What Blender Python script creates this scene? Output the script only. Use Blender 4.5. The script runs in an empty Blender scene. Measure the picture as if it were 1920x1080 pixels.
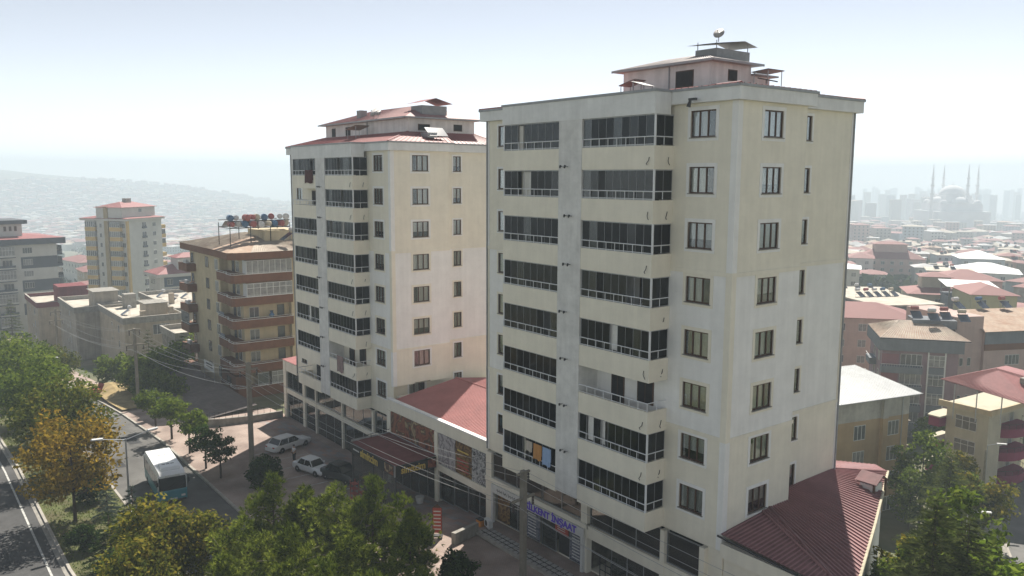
import bpy, math, random
import numpy as np
from mathutils import Vector, Matrix
R = math.radians
rnd = random.Random(7)
sc = bpy.context.scene
COL = sc.collection
# ------------------------------------------------------------------ camera
CP = Vector((26.945, -35.408, 25.874)); FPX = 1539.76; PITCH = .13345; ROLL = .0038; YAW = .9138
fw = Vector((-math.sin(YAW)*math.cos(PITCH), math.cos(YAW)*math.cos(PITCH), -math.sin(PITCH)))
r0 = Vector((math.cos(YAW), math.sin(YAW), 0)); u0 = r0.cross(fw)
rt = r0*math.cos(ROLL)+u0*math.sin(ROLL); up = -r0*math.sin(ROLL)+u0*math.cos(ROLL)
cd = bpy.data.cameras.new('camera'); cam = bpy.data.objects.new('camera', cd); COL.objects.link(cam)
cam.matrix_world = Matrix(((rt.x, up.x, -fw.x, CP.x), (rt.y, up.y, -fw.y, CP.y), (rt.z, up.z, -fw.z, CP.z), (0, 0, 0, 1)))
cd.sensor_width = 36; cd.lens = FPX/1920*36; cd.clip_start = .5; cd.clip_end = 20000
sc.camera = cam
# ------------------------------------------------------------------ sky, sun, exposure
SUN_EL = 51.0; SDX, SDY = .585, -.811                      # plan direction in which the light travels
w = bpy.data.worlds.new('World'); sc.world = w; w.use_nodes = True
nt = w.node_tree; bg = nt.nodes['Background']
sk = nt.nodes.new('ShaderNodeTexSky'); sk.sky_type = 'NISHITA'; sk.sun_disc = False
sk.sun_elevation = R(SUN_EL); sk.sun_rotation = math.atan2(-SDX, -SDY)
sk.air_density = .6; sk.dust_density = 0.0; sk.ozone_density = .6; sk.altitude = 500
bw = nt.nodes.new('ShaderNodeRGBToBW'); gm = nt.nodes.new('ShaderNodeMix'); gm.data_type = 'RGBA'; gm.inputs[0].default_value = .74   # dust greys the whole sky evenly
nt.links.new(sk.outputs[0], bw.inputs[0]); nt.links.new(sk.outputs[0], gm.inputs[6]); nt.links.new(bw.outputs[0], gm.inputs[7])
nt.links.new(gm.outputs[2], bg.inputs[0]); bg.inputs[1].default_value = .116
sl = bpy.data.lights.new('sun', 'SUN'); sl.energy = 5.0; sl.angle = R(.6); sl.color = (1, .94, .85)
sun = bpy.data.objects.new('sun', sl); COL.objects.link(sun)
ce = math.cos(R(SUN_EL)); sun.rotation_euler = Vector((SDX*ce, SDY*ce, -math.sin(R(SUN_EL)))).to_track_quat('-Z', 'Y').to_euler()
sun.location = (-40, 60, 90)
vs = sc.view_settings; vs.view_transform = 'Standard'; vs.look = 'None'; vs.exposure = .86; vs.gamma = 1; vs.use_curve_mapping = False
cy = sc.cycles; cy.use_denoising = True; cy.max_bounces = 7; cy.diffuse_bounces = 4; cy.glossy_bounces = 3
cy.transparent_max_bounces = 10; cy.volume_bounces = 2; cy.transmission_bounces = 4
cy.caustics_reflective = False; cy.caustics_refractive = False
# ------------------------------------------------------------------ helpers
def px_ray(U, V): return fw + rt*((U-960)/FPX) - up*((V-540)/FPX)
def at_z(U, V, z):
    d = px_ray(U, V); return CP + d*((z-CP.z)/d.z)
def at_y(U, V, y):
    d = px_ray(U, V); return CP + d*((y-CP.y)/d.y)
def at_x(U, V, x):
    d = px_ray(U, V); return CP + d*((x-CP.x)/d.x)
def at_d(U, V, dep): return CP + px_ray(U, V)*dep
MATS = {}
def nd(n, t, **kw):
    x = n.nodes.new(t)
    for k, v in kw.items(): setattr(x, k, v)
    return x
def mat(name, col, rough=.85, var=.12, scale=1.2, bump=0, bscale=30, metal=0, spec=.35, stain=0, col2=None, kind=None):
    """procedural surface: base colour broken by two noises, optional vertical streaks and fine relief"""
    if name in MATS: return MATS[name]
    m = bpy.data.materials.new(name); m.use_nodes = True; n = m.node_tree; b = n.nodes['Principled BSDF']
    b.inputs['Roughness'].default_value = rough; b.inputs['Metallic'].default_value = metal
    b.inputs['Specular IOR Level'].default_value = spec
    tc = nd(n, 'ShaderNodeTexCoord')
    c2 = col2 or tuple(c*(1-var*1.6) for c in col)
    no = nd(n, 'ShaderNodeTexNoise'); no.inputs['Scale'].default_value = scale; no.inputs['Detail'].default_value = 6; no.inputs['Roughness'].default_value = .65
    n.links.new(tc.outputs['Object'], no.inputs['Vector'])
    rp = nd(n, 'ShaderNodeValToRGB'); rp.color_ramp.elements[0].position = .35; rp.color_ramp.elements[1].position = .68
    rp.color_ramp.elements[0].color = (*c2, 1); rp.color_ramp.elements[1].color = (*col, 1)
    n.links.new(no.outputs['Fac'], rp.inputs['Fac']); out = rp.outputs['Color']
    if stain:
        mp = nd(n, 'ShaderNodeMapping'); mp.inputs['Scale'].default_value = (1.6, 1.6, .12)
        n.links.new(tc.outputs['Object'], mp.inputs['Vector'])
        n2 = nd(n, 'ShaderNodeTexNoise'); n2.inputs['Scale'].default_value = 1.5; n2.inputs['Detail'].default_value = 8
        n.links.new(mp.outputs[0], n2.inputs['Vector'])
        r2 = nd(n, 'ShaderNodeValToRGB'); r2.color_ramp.elements[0].position = .42; r2.color_ramp.elements[1].position = .62
        r2.color_ramp.elements[0].color = (1-stain,)*3+(1,); r2.color_ramp.elements[1].color = (1, 1, 1, 1)
        n.links.new(n2.outputs['Fac'], r2.inputs['Fac'])
        mx = nd(n, 'ShaderNodeMix', data_type='RGBA', blend_type='MULTIPLY'); mx.inputs[0].default_value = 1
        n.links.new(out, mx.inputs[6]); n.links.new(r2.outputs[0], mx.inputs[7]); out = mx.outputs[2]
        mp2 = nd(n, 'ShaderNodeMapping'); mp2.inputs['Scale'].default_value = (.5, .5, 2.2); n.links.new(tc.outputs['Object'], mp2.inputs['Vector'])
        n4 = nd(n, 'ShaderNodeTexNoise'); n4.inputs['Scale'].default_value = 2.2; n4.inputs['Detail'].default_value = 5; n.links.new(mp2.outputs[0], n4.inputs['Vector'])
        r4 = nd(n, 'ShaderNodeValToRGB'); r4.color_ramp.elements[0].position = .36; r4.color_ramp.elements[1].position = .5; r4.color_ramp.elements[0].color = (1-stain*.35,)*3+(1,); r4.color_ramp.elements[1].color = (1, 1, 1, 1)
        n.links.new(n4.outputs['Fac'], r4.inputs['Fac']); mx2 = nd(n, 'ShaderNodeMix', data_type='RGBA', blend_type='MULTIPLY'); mx2.inputs[0].default_value = 1
        n.links.new(out, mx2.inputs[6]); n.links.new(r4.outputs[0], mx2.inputs[7]); out = mx2.outputs[2]
    n.links.new(out, b.inputs['Base Color'])
    if bump:
        n3 = nd(n, 'ShaderNodeTexNoise'); n3.inputs['Scale'].default_value = bscale; n3.inputs['Detail'].default_value = 4
        n.links.new(tc.outputs['Object'], n3.inputs['Vector'])
        bp = nd(n, 'ShaderNodeBump'); bp.inputs['Strength'].default_value = bump; bp.inputs['Distance'].default_value = .02
        n.links.new(n3.outputs['Fac'], bp.inputs['Height']); n.links.new(bp.outputs[0], b.inputs['Normal'])
    MATS[name] = m; return m
def glass(name, tint, gloss=.12, dark=(.02, .022, .025), trans=.5, fres=.32):
    if name in MATS: return MATS[name]
    m = bpy.data.materials.new(name); m.use_nodes = True; n = m.node_tree; n.nodes.remove(n.nodes['Principled BSDF'])
    o = n.nodes['Material Output']
    tr = nd(n, 'ShaderNodeBsdfTransparent'); tr.inputs[0].default_value = (*tint, 1)
    df = nd(n, 'ShaderNodeBsdfDiffuse'); df.inputs[0].default_value = (*dark, 1)
    m1 = nd(n, 'ShaderNodeMixShader'); m1.inputs[0].default_value = trans
    n.links.new(df.outputs[0], m1.inputs[1]); n.links.new(tr.outputs[0], m1.inputs[2])
    gl = nd(n, 'ShaderNodeBsdfGlossy'); gl.inputs['Roughness'].default_value = .04; gl.inputs[0].default_value = (.9, .93, .95, 1)
    lw = nd(n, 'ShaderNodeLayerWeight'); lw.inputs[0].default_value = .35
    ma = nd(n, 'ShaderNodeMath', operation='MULTIPLY_ADD'); ma.inputs[1].default_value = fres; ma.inputs[2].default_value = gloss
    n.links.new(lw.outputs['Fresnel'], ma.inputs[0])
    m2 = nd(n, 'ShaderNodeMixShader'); n.links.new(ma.outputs[0], m2.inputs[0]); n.links.new(m1.outputs[0], m2.inputs[1]); n.links.new(gl.outputs[0], m2.inputs[2])
    n.links.new(m2.outputs[0], o.inputs[0]); MATS[name] = m; return m
def leafmat(name, cols, trans=.35):
    if name in MATS: return MATS[name]
    m = bpy.data.materials.new(name); m.use_nodes = True; n = m.node_tree; n.nodes.remove(n.nodes['Principled BSDF'])
    o = n.nodes['Material Output']; g = nd(n, 'ShaderNodeNewGeometry'); tc = nd(n, 'ShaderNodeTexCoord')
    no = nd(n, 'ShaderNodeTexNoise'); no.inputs['Scale'].default_value = .9; no.inputs['Detail'].default_value = 3
    n.links.new(tc.outputs['Object'], no.inputs['Vector'])
    ad = nd(n, 'ShaderNodeMath', operation='MULTIPLY_ADD'); ad.inputs[1].default_value = .55
    n.links.new(g.outputs['Random Per Island'], ad.inputs[0])
    m2 = nd(n, 'ShaderNodeMath', operation='MULTIPLY_ADD'); m2.inputs[1].default_value = 1.5; m2.inputs[2].default_value = -.52
    n.links.new(no.outputs['Fac'], m2.inputs[0]); n.links.new(m2.outputs[0], ad.inputs[2])
    rp = nd(n, 'ShaderNodeValToRGB'); e = rp.color_ramp.elements
    while len(e) < len(cols): e.new(.5)
    for i, c in enumerate(cols): e[i].position = .1+.8*i/(len(cols)-1); e[i].color = (*c, 1)
    n.links.new(ad.outputs[0], rp.inputs[0])
    d = nd(n, 'ShaderNodeBsdfDiffuse'); t = nd(n, 'ShaderNodeBsdfTranslucent'); mx = nd(n, 'ShaderNodeMixShader'); mx.inputs[0].default_value = trans
    n.links.new(rp.outputs[0], d.inputs[0]); n.links.new(rp.outputs[0], t.inputs[0])
    n.links.new(d.outputs[0], mx.inputs[1]); n.links.new(t.outputs[0], mx.inputs[2]); n.links.new(mx.outputs[0], o.inputs[0])
    MATS[name] = m; return m
class MB:
    """collects faces; build() links them as ONE mesh object"""
    def __init__(s, *mats): s.v = []; s.f = []; s.mi = []; s.mats = list(mats); s.cur = 0
    def m(s, mt):
        if mt not in s.mats: s.mats.append(mt)
        s.cur = s.mats.index(mt); return s
    def poly(s, pts):
        b = len(s.v); s.v += [tuple(p) for p in pts]; s.f.append(tuple(range(b, b+len(pts)))); s.mi.append(s.cur); return s
    def box(s, x0, x1, y0, y1, z0, z1):
        b = len(s.v); x0, x1 = sorted((x0, x1)); y0, y1 = sorted((y0, y1)); z0, z1 = sorted((z0, z1))
        s.v += [(x, y, z) for z in (z0, z1) for y in (y0, y1) for x in (x0, x1)]
        for q in ((0, 2, 3, 1), (4, 5, 7, 6), (0, 1, 5, 4), (2, 6, 7, 3), (0, 4, 6, 2), (1, 3, 7, 5)):
            s.f.append(tuple(b+i for i in q)); s.mi.append(s.cur)
        return s
    def prism(s, pl, z0, z1):
        n = len(pl); b = len(s.v); a = sum(pl[i][0]*pl[(i+1) % n][1]-pl[(i+1) % n][0]*pl[i][1] for i in range(n))
        if a < 0: pl = pl[::-1]
        g = lambda z, p: z(p) if callable(z) else z
        s.v += [(p[0], p[1], g(z0, p)) for p in pl]+[(p[0], p[1], g(z1, p)) for p in pl]
        s.f.append(tuple(b+i for i in reversed(range(n)))); s.f.append(tuple(b+n+i for i in range(n))); s.mi += [s.cur]*2
        for i in range(n):
            j = (i+1) % n; s.f.append((b+i, b+j, b+n+j, b+n+i)); s.mi.append(s.cur)
        return s
    def tube(s, p, q, r0, r1=None, n=8, cap=True):
        r1 = r0 if r1 is None else r1; p = Vector(p); q = Vector(q); d = (q-p)
        if d.length < 1e-6: return s
        d.normalize(); a = d.orthogonal().normalized(); c = d.cross(a); b = len(s.v)
        for o, r in ((p, r0), (q, r1)):
            for i in range(n):
                t = 2*math.pi*i/n; s.v.append(tuple(o+a*(r*math.cos(t))+c*(r*math.sin(t))))
        for i in range(n):
            j = (i+1) % n; s.f.append((b+i, b+j, b+n+j, b+n+i)); s.mi.append(s.cur)
        if cap:
            s.f.append(tuple(b+i for i in reversed(range(n)))); s.f.append(tuple(b+n+i for i in range(n))); s.mi += [s.cur]*2
        return s
    def path(s, pts, r, n=6):
        for i in range(len(pts)-1): s.tube(pts[i], pts[i+1], r if not callable(r) else r(i/(len(pts)-1)), r if not callable(r) else r((i+1)/(len(pts)-1)), n)
        return s
    def lathe(s, prof, c=(0, 0, 0), n=16, axis='z'):
        b = len(s.v); k = len(prof)
        for r, z in prof:
            for i in range(n):
                t = 2*math.pi*i/n; x, y = r*math.cos(t), r*math.sin(t)
                s.v.append((c[0]+x, c[1]+y, c[2]+z) if axis == 'z' else (c[0]+z, c[1]+x, c[2]+y) if axis == 'x' else (c[0]+x, c[1]+z, c[2]+y))
        for j in range(k-1):
            for i in range(n):
                i2 = (i+1) % n; s.f.append((b+j*n+i, b+j*n+i2, b+(j+1)*n+i2, b+(j+1)*n+i)); s.mi.append(s.cur)
        s.f.append(tuple(b+i for i in reversed(range(n)))); s.f.append(tuple(b+(k-1)*n+i for i in range(n))); s.mi += [s.cur]*2
        return s
    def mesh(s, name, smooth=False):
        me = bpy.data.meshes.new(name); me.from_pydata(s.v, [], s.f)
        for m in s.mats: me.materials.append(m)
        if len(s.mats) > 1: me.polygons.foreach_set('material_index', s.mi)
        if smooth: me.polygons.foreach_set('use_smooth', [True]*len(s.f))
        me.update(); return me
    def build(s, name, parent=None, loc=None, rz=0, smooth=False, kind=None):
        return put(name, s.mesh(name, smooth), parent, loc, rz, kind)
def put(name, me, parent=None, loc=None, rz=0, kind=None, scale=None):
    o = bpy.data.objects.new(name, me); COL.objects.link(o)
    if parent: o.parent = parent
    if loc is not None: o.location = loc
    if rz: o.rotation_euler = (0, 0, rz)
    if scale: o.scale = scale if hasattr(scale, '__len__') else (scale,)*3
    if kind: o['kind'] = kind
    return o
def tag(o, label, cat, group=None, kind=None):
    o['label'] = label; o['category'] = cat
    if group: o['group'] = group
    if kind: o['kind'] = kind
    return o
def thing(name, label, cat, loc=(0, 0, 0), rz=0, group=None):
    o = bpy.data.objects.new(name, None); COL.objects.link(o); o.location = loc; o.rotation_euler = (0, 0, rz); o.empty_display_size = .3
    return tag(o, label, cat, group)
def copy_tree(o, parent=None):
    c = o.copy(); COL.objects.link(c); c.parent = parent
    for ch in list(o.children): copy_tree(ch, c)
    return c
CACHE = {}
def shared(key, fn):
    if key not in CACHE: CACHE[key] = fn()
    return CACHE[key]
def lerp_tab(tab, x):
    if x <= tab[0][0]: return tab[0][1]
    for (a, va), (b, vb) in zip(tab, tab[1:]):
        if x <= b: return va+(vb-va)*(x-a)/(b-a)
    return tab[-1][1]
def sstep(a, b, x):
    t = min(1, max(0, (x-a)/(b-a))); return t*t*(3-2*t)
# wall with real openings: local frame, u along the wall, z up, d = outward normal; cells inside holes are left out and get reveals
def wall(mb, o, u, d, u0, u1, z0, z1, holes=(), depth=.14):
    us = sorted({u0, u1, *[h for q in holes for h in q[:2] if u0 < h < u1]}); zs = sorted({z0, z1, *[h for q in holes for h in q[2:] if z0 < h < z1]})
    o = Vector(o); u = Vector(u); d = Vector(d); Z = Vector((0, 0, 1)); flip = u.cross(Z).dot(d) < 0
    P = lambda a, z, k=0: o+u*a+Z*z-d*k
    def q(*p): mb.poly(p[::-1] if flip else p)
    for a, b in zip(us, us[1:]):
        for e, f in zip(zs, zs[1:]):
            c = ((a+b)/2, (e+f)/2)
            if any(h[0] < c[0] < h[1] and h[2] < c[1] < h[3] for h in holes): continue
            q(P(a, e), P(b, e), P(b, f), P(a, f))
    for h in holes:
        a, b = max(h[0], u0), min(h[1], u1); e, f = max(h[2], z0), min(h[3], z1)
        if a >= b or e >= f: continue
        q(P(a, e), P(a, f), P(a, f, depth), P(a, e, depth)); q(P(b, f), P(b, e), P(b, e, depth), P(b, f, depth))
        if e == h[2]: q(P(b, e), P(a, e), P(a, e, depth), P(b, e, depth))
        if f == h[3]: q(P(a, f), P(b, f), P(b, f, depth), P(a, f, depth))
def hip(mb, x0, x1, y0, y1, z0, z1, t=.08):
    """hip roof with a soffit"""
    w, d = x1-x0, y1-y0; h = min(w, d)/2
    if w >= d: a, b = (x0+h, (y0+y1)/2, z1), (x1-h, (y0+y1)/2, z1)
    else: a, b = ((x0+x1)/2, y0+h, z1), ((x0+x1)/2, y1-h, z1)
    c = [(x0, y0, z0), (x1, y0, z0), (x1, y1, z0), (x0, y1, z0)]
    if w >= d:
        mb.poly([c[0], c[1], b, a]); mb.poly([c[1], c[2], b]); mb.poly([c[2], c[3], a, b]); mb.poly([c[3], c[0], a])
    else:
        mb.poly([c[0], c[1], a]); mb.poly([c[1], c[2], b, a]); mb.poly([c[2], c[3], b]); mb.poly([c[3], c[0], a, b])
    lo = [(p[0], p[1], z0-t) for p in c]; mb.poly(lo[::-1])
    for i in range(4): j = (i+1) % 4; mb.poly([lo[i], lo[j], c[j], c[i]])
def ribs(mb, a, b, c, d, n, w=.05, h=.04):
    """n raised ribs on quad a b c d, each running from edge a-b to edge d-c"""
    a, b, c, d = map(Vector, (a, b, c, d)); nn = (b-a).cross(d-a).normalized()
    if nn.z < 0: nn = -nn
    e = (b-a).normalized()*w
    for i in range(n):
        t = (i+.5)/n; p = a.lerp(b, t); q = d.lerp(c, t); H = nn*h
        mb.poly([p-e, p-e*.5+H, q-e*.5+H, q-e]); mb.poly([p-e*.5+H, p+e*.5+H, q+e*.5+H, q-e*.5+H]); mb.poly([p+e*.5+H, p+e, q+e, q+e*.5+H])
# ------------------------------------------------------------------ materials
M_BEIGE = mat('beige_render', (.82, .77, .645), .9, .06, .7, .25, 60, stain=.04)
M_WHITE = mat('white_render', (.84, .83, .80), .9, .06, .7, .25, 60, stain=.045)
M_PIER = mat('pale_render', (.74, .73, .70), .9, .14, .9, .3, 50, stain=.08)
M_FASCIA = mat('fascia_white', (.78, .78, .76), .85, .10, .6, .15, 50, stain=.06)
M_GUT = mat('grey_flashing', (.33, .34, .35), .55, .15, 2)
M_RED = mat('red_sheet_roof', (.33, .125, .12), .55, .14, .5, stain=.12, spec=.4)
M_REDL = mat('red_sheet_lap', (.38, .16, .15), .55, .12, .5)
M_MROOF = mat('maroon_sheet', (.235, .10, .10), .6, .16, .6, stain=.2, spec=.35)
M_MRIB = mat('maroon_rib', (.30, .145, .145), .6, .14, .6)
M_PALER = mat('sheen_pale_sheet', (.47, .42, .40), .6, .14, .6, stain=.12)  # paler than the red roofs: reflection off the metal put into the colour
M_BROWN = mat('brown_frame', (.085, .04, .022), .5, .2, 4)
M_RAIL = mat('aluminium_rail', (.74, .75, .76), .35, .06, 3)
M_MULL = mat('glazing_strip', (.34, .35, .36), .35, .06, 3)
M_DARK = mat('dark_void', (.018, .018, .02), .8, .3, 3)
M_IRON = mat('dark_iron', (.04, .04, .042), .6, .2, 5)
M_STEEL = mat('galvanised', (.38, .39, .40), .45, .12, 4, metal=.5)
M_CONC = mat('concrete', (.36, .34, .30), .92, .2, 1.5, .4, 25, stain=.15)
M_KERB = mat('kerb_stone', (.42, .39, .34), .9, .2, 2, .3, 20)
M_CURT = [mat('curtain_%d' % i, c, .95, .1, 2) for i, c in enumerate(((.74, .73, .69), (.60, .58, .53), (.80, .78, .74), (.46, .42, .35), (.68, .64, .52)))]
G_WIN = glass('window_glass', (.93, .95, .95), .05, (.03, .03, .03), .94)
G_BAL = [glass('balcony_glass_%d' % i, t, g, (.008, .009, .010), tr, .16) for i, (t, g, tr) in enumerate((((.20, .22, .24), .012, .5), ((.30, .32, .33), .03, .55), ((.13, .15, .16), .008, .45), ((.5, .52, .51), .05, .65)))]
G_SHOP = glass('shop_glass', (.62, .66, .66), .10, (.02, .022, .022), .75)
# ------------------------------------------------------------------ terrain
STAB = [(-6000, -40), (-420, -27), (-260, -16.5), (-200, -13.5), (-150, -10.5), (-120, -7.6), (-100, -5.2), (-80, -3.2), (-62, -1.95), (-36, -1.85), (-21, -.15), (-16, 0), (60, 0), (6000, 5)]
def S(x): return lerp_tab(STAB, x)
LPRO = [(0, -10), (150, -11), (250, -17), (400, -28), (700, -46), (1100, -66), (1600, -84), (2500, -92), (2900, -80)]
RPRO = [(0, -12), (150, -14), (300, -18), (520, -27), (800, -40), (1050, -50), (1400, -62), (2000, -80), (4000, -150)]
RIDGE = [(-.62, 80), (-.56, 55), (-.46, 12), (-.36, -32), (-.27, -80), (-.15, -110), (.3, -120), (2, -120)]
def H(x, y):
    near = S(x)-12*sstep(15, 46, y)
    dx, dy = x-CP.x, y-CP.y; d = math.hypot(dx, dy)
    if d < 160: return near
    hx, hy = -math.sin(YAW), math.cos(YAW); f = dx*hx+dy*hy; rr = dx*hy-dy*hx
    a = math.atan2(rr, f) if f > 0 else (1.5 if rr > 0 else -1.5)
    l = lerp_tab(LPRO, d); pk = lerp_tab(RIDGE, a)
    l += (pk-l)*sstep(2100, 3700, d)-sstep(3700, 5200, d)*60
    l += 9*math.sin(x*.006+1)*math.sin(y*.005)*sstep(700, 2000, d)
    r = lerp_tab(RPRO, d)
    far = l+(r-l)*sstep(-.12, .25, a)
    return near+(far-near)*sstep(160, 330, d)
def geo(a, b, s, k):
    o = []; v = a; st = s
    while (v < b) if s > 0 else (v > b): o.append(v); v += st; st *= k
    o.append(b); return o
XB = sorted({*[float(v) for v in range(-260, 61, 4)], *[t[0] for t in STAB if -260 < t[0] < 60]})
xs = sorted({*XB, *geo(-264, -4400, -6, 1.07), *geo(66, 1200, 12, 1.25)})
ys = sorted({*[float(v) for v in range(-48, 130, 4)], 15., *geo(134, 4400, 6, 1.07), *geo(-56, -800, -12, 1.3)})
tv = [(x, y, H(x, y)-(.30 if -45 < y < 14 and -260 <= x <= 60 else 0)) for y in ys for x in xs]
nx = len(xs); tf = [(j*nx+i, j*nx+i+1, (j+1)*nx+i+1, (j+1)*nx+i) for j in range(len(ys)-1) for i in range(nx-1)]
M_LAND = mat('dry_land', (.20, .17, .11), .95, .3, .05, .5, 3, col2=(.055, .075, .03))
me = bpy.data.meshes.new('ground'); me.from_pydata(tv, [], tf); me.materials.append(M_LAND); me.polygons.foreach_set('use_smooth', [True]*len(tf))
put('ground', me, kind='structure')
def strip(name, y0, y1, dz, m, x0=-260, x1=60, parent=None, thick=.3):
    mb = MB(m); X = [x for x in XB if x0 < x < x1]; X = [x0]+X+[x1]
    f0 = y0 if callable(y0) else (lambda x: y0); f1 = y1 if callable(y1) else (lambda x: y1)
    for a, b in zip(X, X[1:]):
        za, zb = S(a)+dz, S(b)+dz
        mb.poly([(a, f0(a), za), (b, f0(b), zb), (b, f1(b), zb), (a, f1(a), za)])
        mb.poly([(a, f0(a), za-thick), (b, f0(b), zb-thick), (b, f0(b), zb), (a, f0(a), za)])
        mb.poly([(b, f1(b), zb-thick), (a, f1(a), za-thick), (a, f1(a), za), (b, f1(b), zb)])
    return mb.build(name, parent, kind=None if parent else 'structure')
M_ASPH = mat('asphalt', (.085, .084, .083), .9, .22, .35, .5, 40, stain=.1)
M_ASPH2 = mat('asphalt_worn', (.15, .145, .135), .92, .25, .3, .5, 40)
M_PAINT = mat('road_paint', (.62, .62, .58), .8, .35, 3)
M_GRASS = mat('mown_grass', (.095, .12, .032), .95, .3, .6, .8, 12, col2=(.085, .07, .035))
def pavermat(name, c1, c2, mort, sc_, bw=.22, rh=.11):
    m = mat(name, c1, .9, .1, 1); n = m.node_tree; b = n.nodes['Principled BSDF']
    tc = nd(n, 'ShaderNodeTexCoord'); br = nd(n, 'ShaderNodeTexBrick'); n.links.new(tc.outputs['Object'], br.inputs['Vector'])
    br.inputs['Scale'].default_value = sc_; br.inputs['Brick Width'].default_value = bw; br.inputs['Row Height'].default_value = rh
    br.inputs['Mortar Size'].default_value = .008; br.inputs['Color1'].default_value = (*c1, 1); br.inputs['Color2'].default_value = (*c2, 1); br.inputs['Mortar'].default_value = (*mort, 1)
    no = nd(n, 'ShaderNodeTexNoise'); no.inputs['Scale'].default_value = .35; no.inputs['Detail'].default_value = 7; n.links.new(tc.outputs['Object'], no.inputs['Vector'])
    rp = nd(n, 'ShaderNodeValToRGB'); rp.color_ramp.elements[0].color = (.62, .6, .6, 1); rp.color_ramp.elements[0].position = .35; rp.color_ramp.elements[1].color = (1, 1, 1, 1); rp.color_ramp.elements[1].position = .62
    n.links.new(no.outputs[0], rp.inputs[0])
    mx = nd(n, 'ShaderNodeMix', data_type='RGBA', blend_type='MULTIPLY'); mx.inputs[0].default_value = 1
    n.links.new(br.outputs['Color'], mx.inputs[6]); n.links.new(rp.outputs[0], mx.inputs[7]); n.links.new(mx.outputs[2], b.inputs['Base Color'])
    return m
M_PAVE = pavermat('pink_pavers', (.41, .31, .26), (.36, .29, .25), (.24, .2, .17), 1)
M_PAVE2 = pavermat('patterned_pavers', (.36, .24, .20), (.27, .26, .25), (.2, .18, .17), 1, .9, .45)
strip('boulevard', -46, -26.95, -.14, M_ASPH)
strip('boulevard_gutter', -26.95, -26.62, -.12, M_CONC)
strip('boulevard_kerb', -26.62, -26.42, .02, M_KERB)
strip('median_grass', -26.42, -20.62, -.01, M_GRASS)
strip('park_grass', -20.62, -11.2, -.008, M_GRASS, -26, 60)
strip('median_kerb', -20.62, -20.42, .03, M_KERB, -260, -26)
strip('service_road', -20.42, -13.42, -.13, M_ASPH2, -260, -26)
strip('pavement_kerb', -13.42, -13.2, .03, M_KERB, -260, -26)
strip('pavement', -13.2, -9.2, .0, M_PAVE, -260, -26)
strip('park_kerb', -11.2, -11.0, .05, M_KERB, -26, 60)
strip('forecourt_paving', -11.0, -9.2, 0, M_PAVE, -26, 60)
strip('forecourt', -9.2, 1.2, .004, M_PAVE, -70, 60)
strip('shopfront_paving', -2.6, -.02, .012, M_PAVE2, -64, -21)
strip('edge_line', -27.75, -27.6, -.132, M_PAINT, thick=.002)
mb = MB(M_PAINT)
for i in range(22):
    x = -200+i*11.0
    for a, b in ((x, x+2.0), (x+2.0, x+4.0)): mb.poly([(a, -31.2, S(a)-.134), (b, -31.2, S(b)-.134), (b, -31.08, S(b)-.134), (a, -31.08, S(a)-.134)])
mb.build('lane_dashes', kind='structure')
mb = MB(M_PAINT)
for x in (-52, -49.2, -46.4, -43.6, -40.8, -38):           # parking bay lines
    mb.poly([(x, -7.6, S(x)+.012), (x+.1, -7.6, S(x)+.012), (x+.1, -2.7, S(x)+.012), (x, -2.7, S(x)+.012)])
mb.build('parking_lines', kind='structure')
for i, (x, y, a, b) in enumerate(((-40, -30.2, 3.5, 1.1), (-52, -28.9, 1.6, .9), (-36, -33, 5, .5), (-61, -31.5, 4, 1.2), (-58, -18.6, 2.6, 1.0), (-66, -15.6, 4.0, 1.3), (-38, -15.2, 2.2, .9))):
    z = max(S(x-a/2), S(x+a/2))-.13+(.006 if y > -25 else -.006)
    mb = MB(mat('tar_patch', (.045, .045, .046), .85, .2, 1)); mb.poly([(x-a/2, y-b/2, S(x-a/2)-.13+(.005 if y > -25 else -.004)), (x+a/2, y-b/2+.1, S(x+a/2)-.13+(.005 if y > -25 else -.004)), (x+a/2+.2, y+b/2, S(x+a/2+.2)-.13+(.005 if y > -25 else -.004)), (x-a/2-.1, y+b/2-.08, S(x-a/2-.1)-.13+(.005 if y > -25 else -.004))]); mb.build('road_patch', kind='structure')
# lower road at the right, its pavement and kerb
M_ASPH3 = mat('asphalt_pale', (.19, .185, .175), .92, .2, .3, .4, 30)
def road_line(pts, w, z, name, m, thick=.25):
    mb = MB(m); P = [Vector((x, y, 0)) for x, y in pts]; L = []
    for i, p in enumerate(P):
        t = (P[min(i+1, len(P)-1)]-P[max(i-1, 0)]).normalized(); n = Vector((t.y, -t.x, 0)); L.append((p, n))
    for (p, n), (q, k) in zip(L, L[1:]):
        zz = lambda v: Vector((v.x, v.y, H(v.x, v.y)+z))
        a, b, c, d = zz(p+n*w[0]), zz(q+k*w[0]), zz(q+k*w[1]), zz(p+n*w[1])
        mb.poly([d, c, b, a]); dn = Vector((0, 0, -thick)); mb.poly([a, b, b+dn, a+dn]); mb.poly([c, d, d+dn, c+dn])
    return mb.build(name, kind='structure')
RR = [(1.0, 40), (-1.2, 46), (-4, 52), (-7.4, 58), (-11, 66), (-15, 76), (-20, 90), (-27, 110), (-40, 140)]
road_line(RR, (0, 9), .02, 'lower_road', M_ASPH3)
road_line(RR, (-.22, 0), .12, 'lower_kerb', M_KERB)
road_line(RR, (-2.6, -.22), .09, 'lower_pavement', M_CONC)
RR2 = [(-60, 86), (-45, 89), (-34, 90.5), (-26, 92)]
road_line(RR2, (-3.5, 3.5), .03, 'side_road', M_ASPH3)
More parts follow.
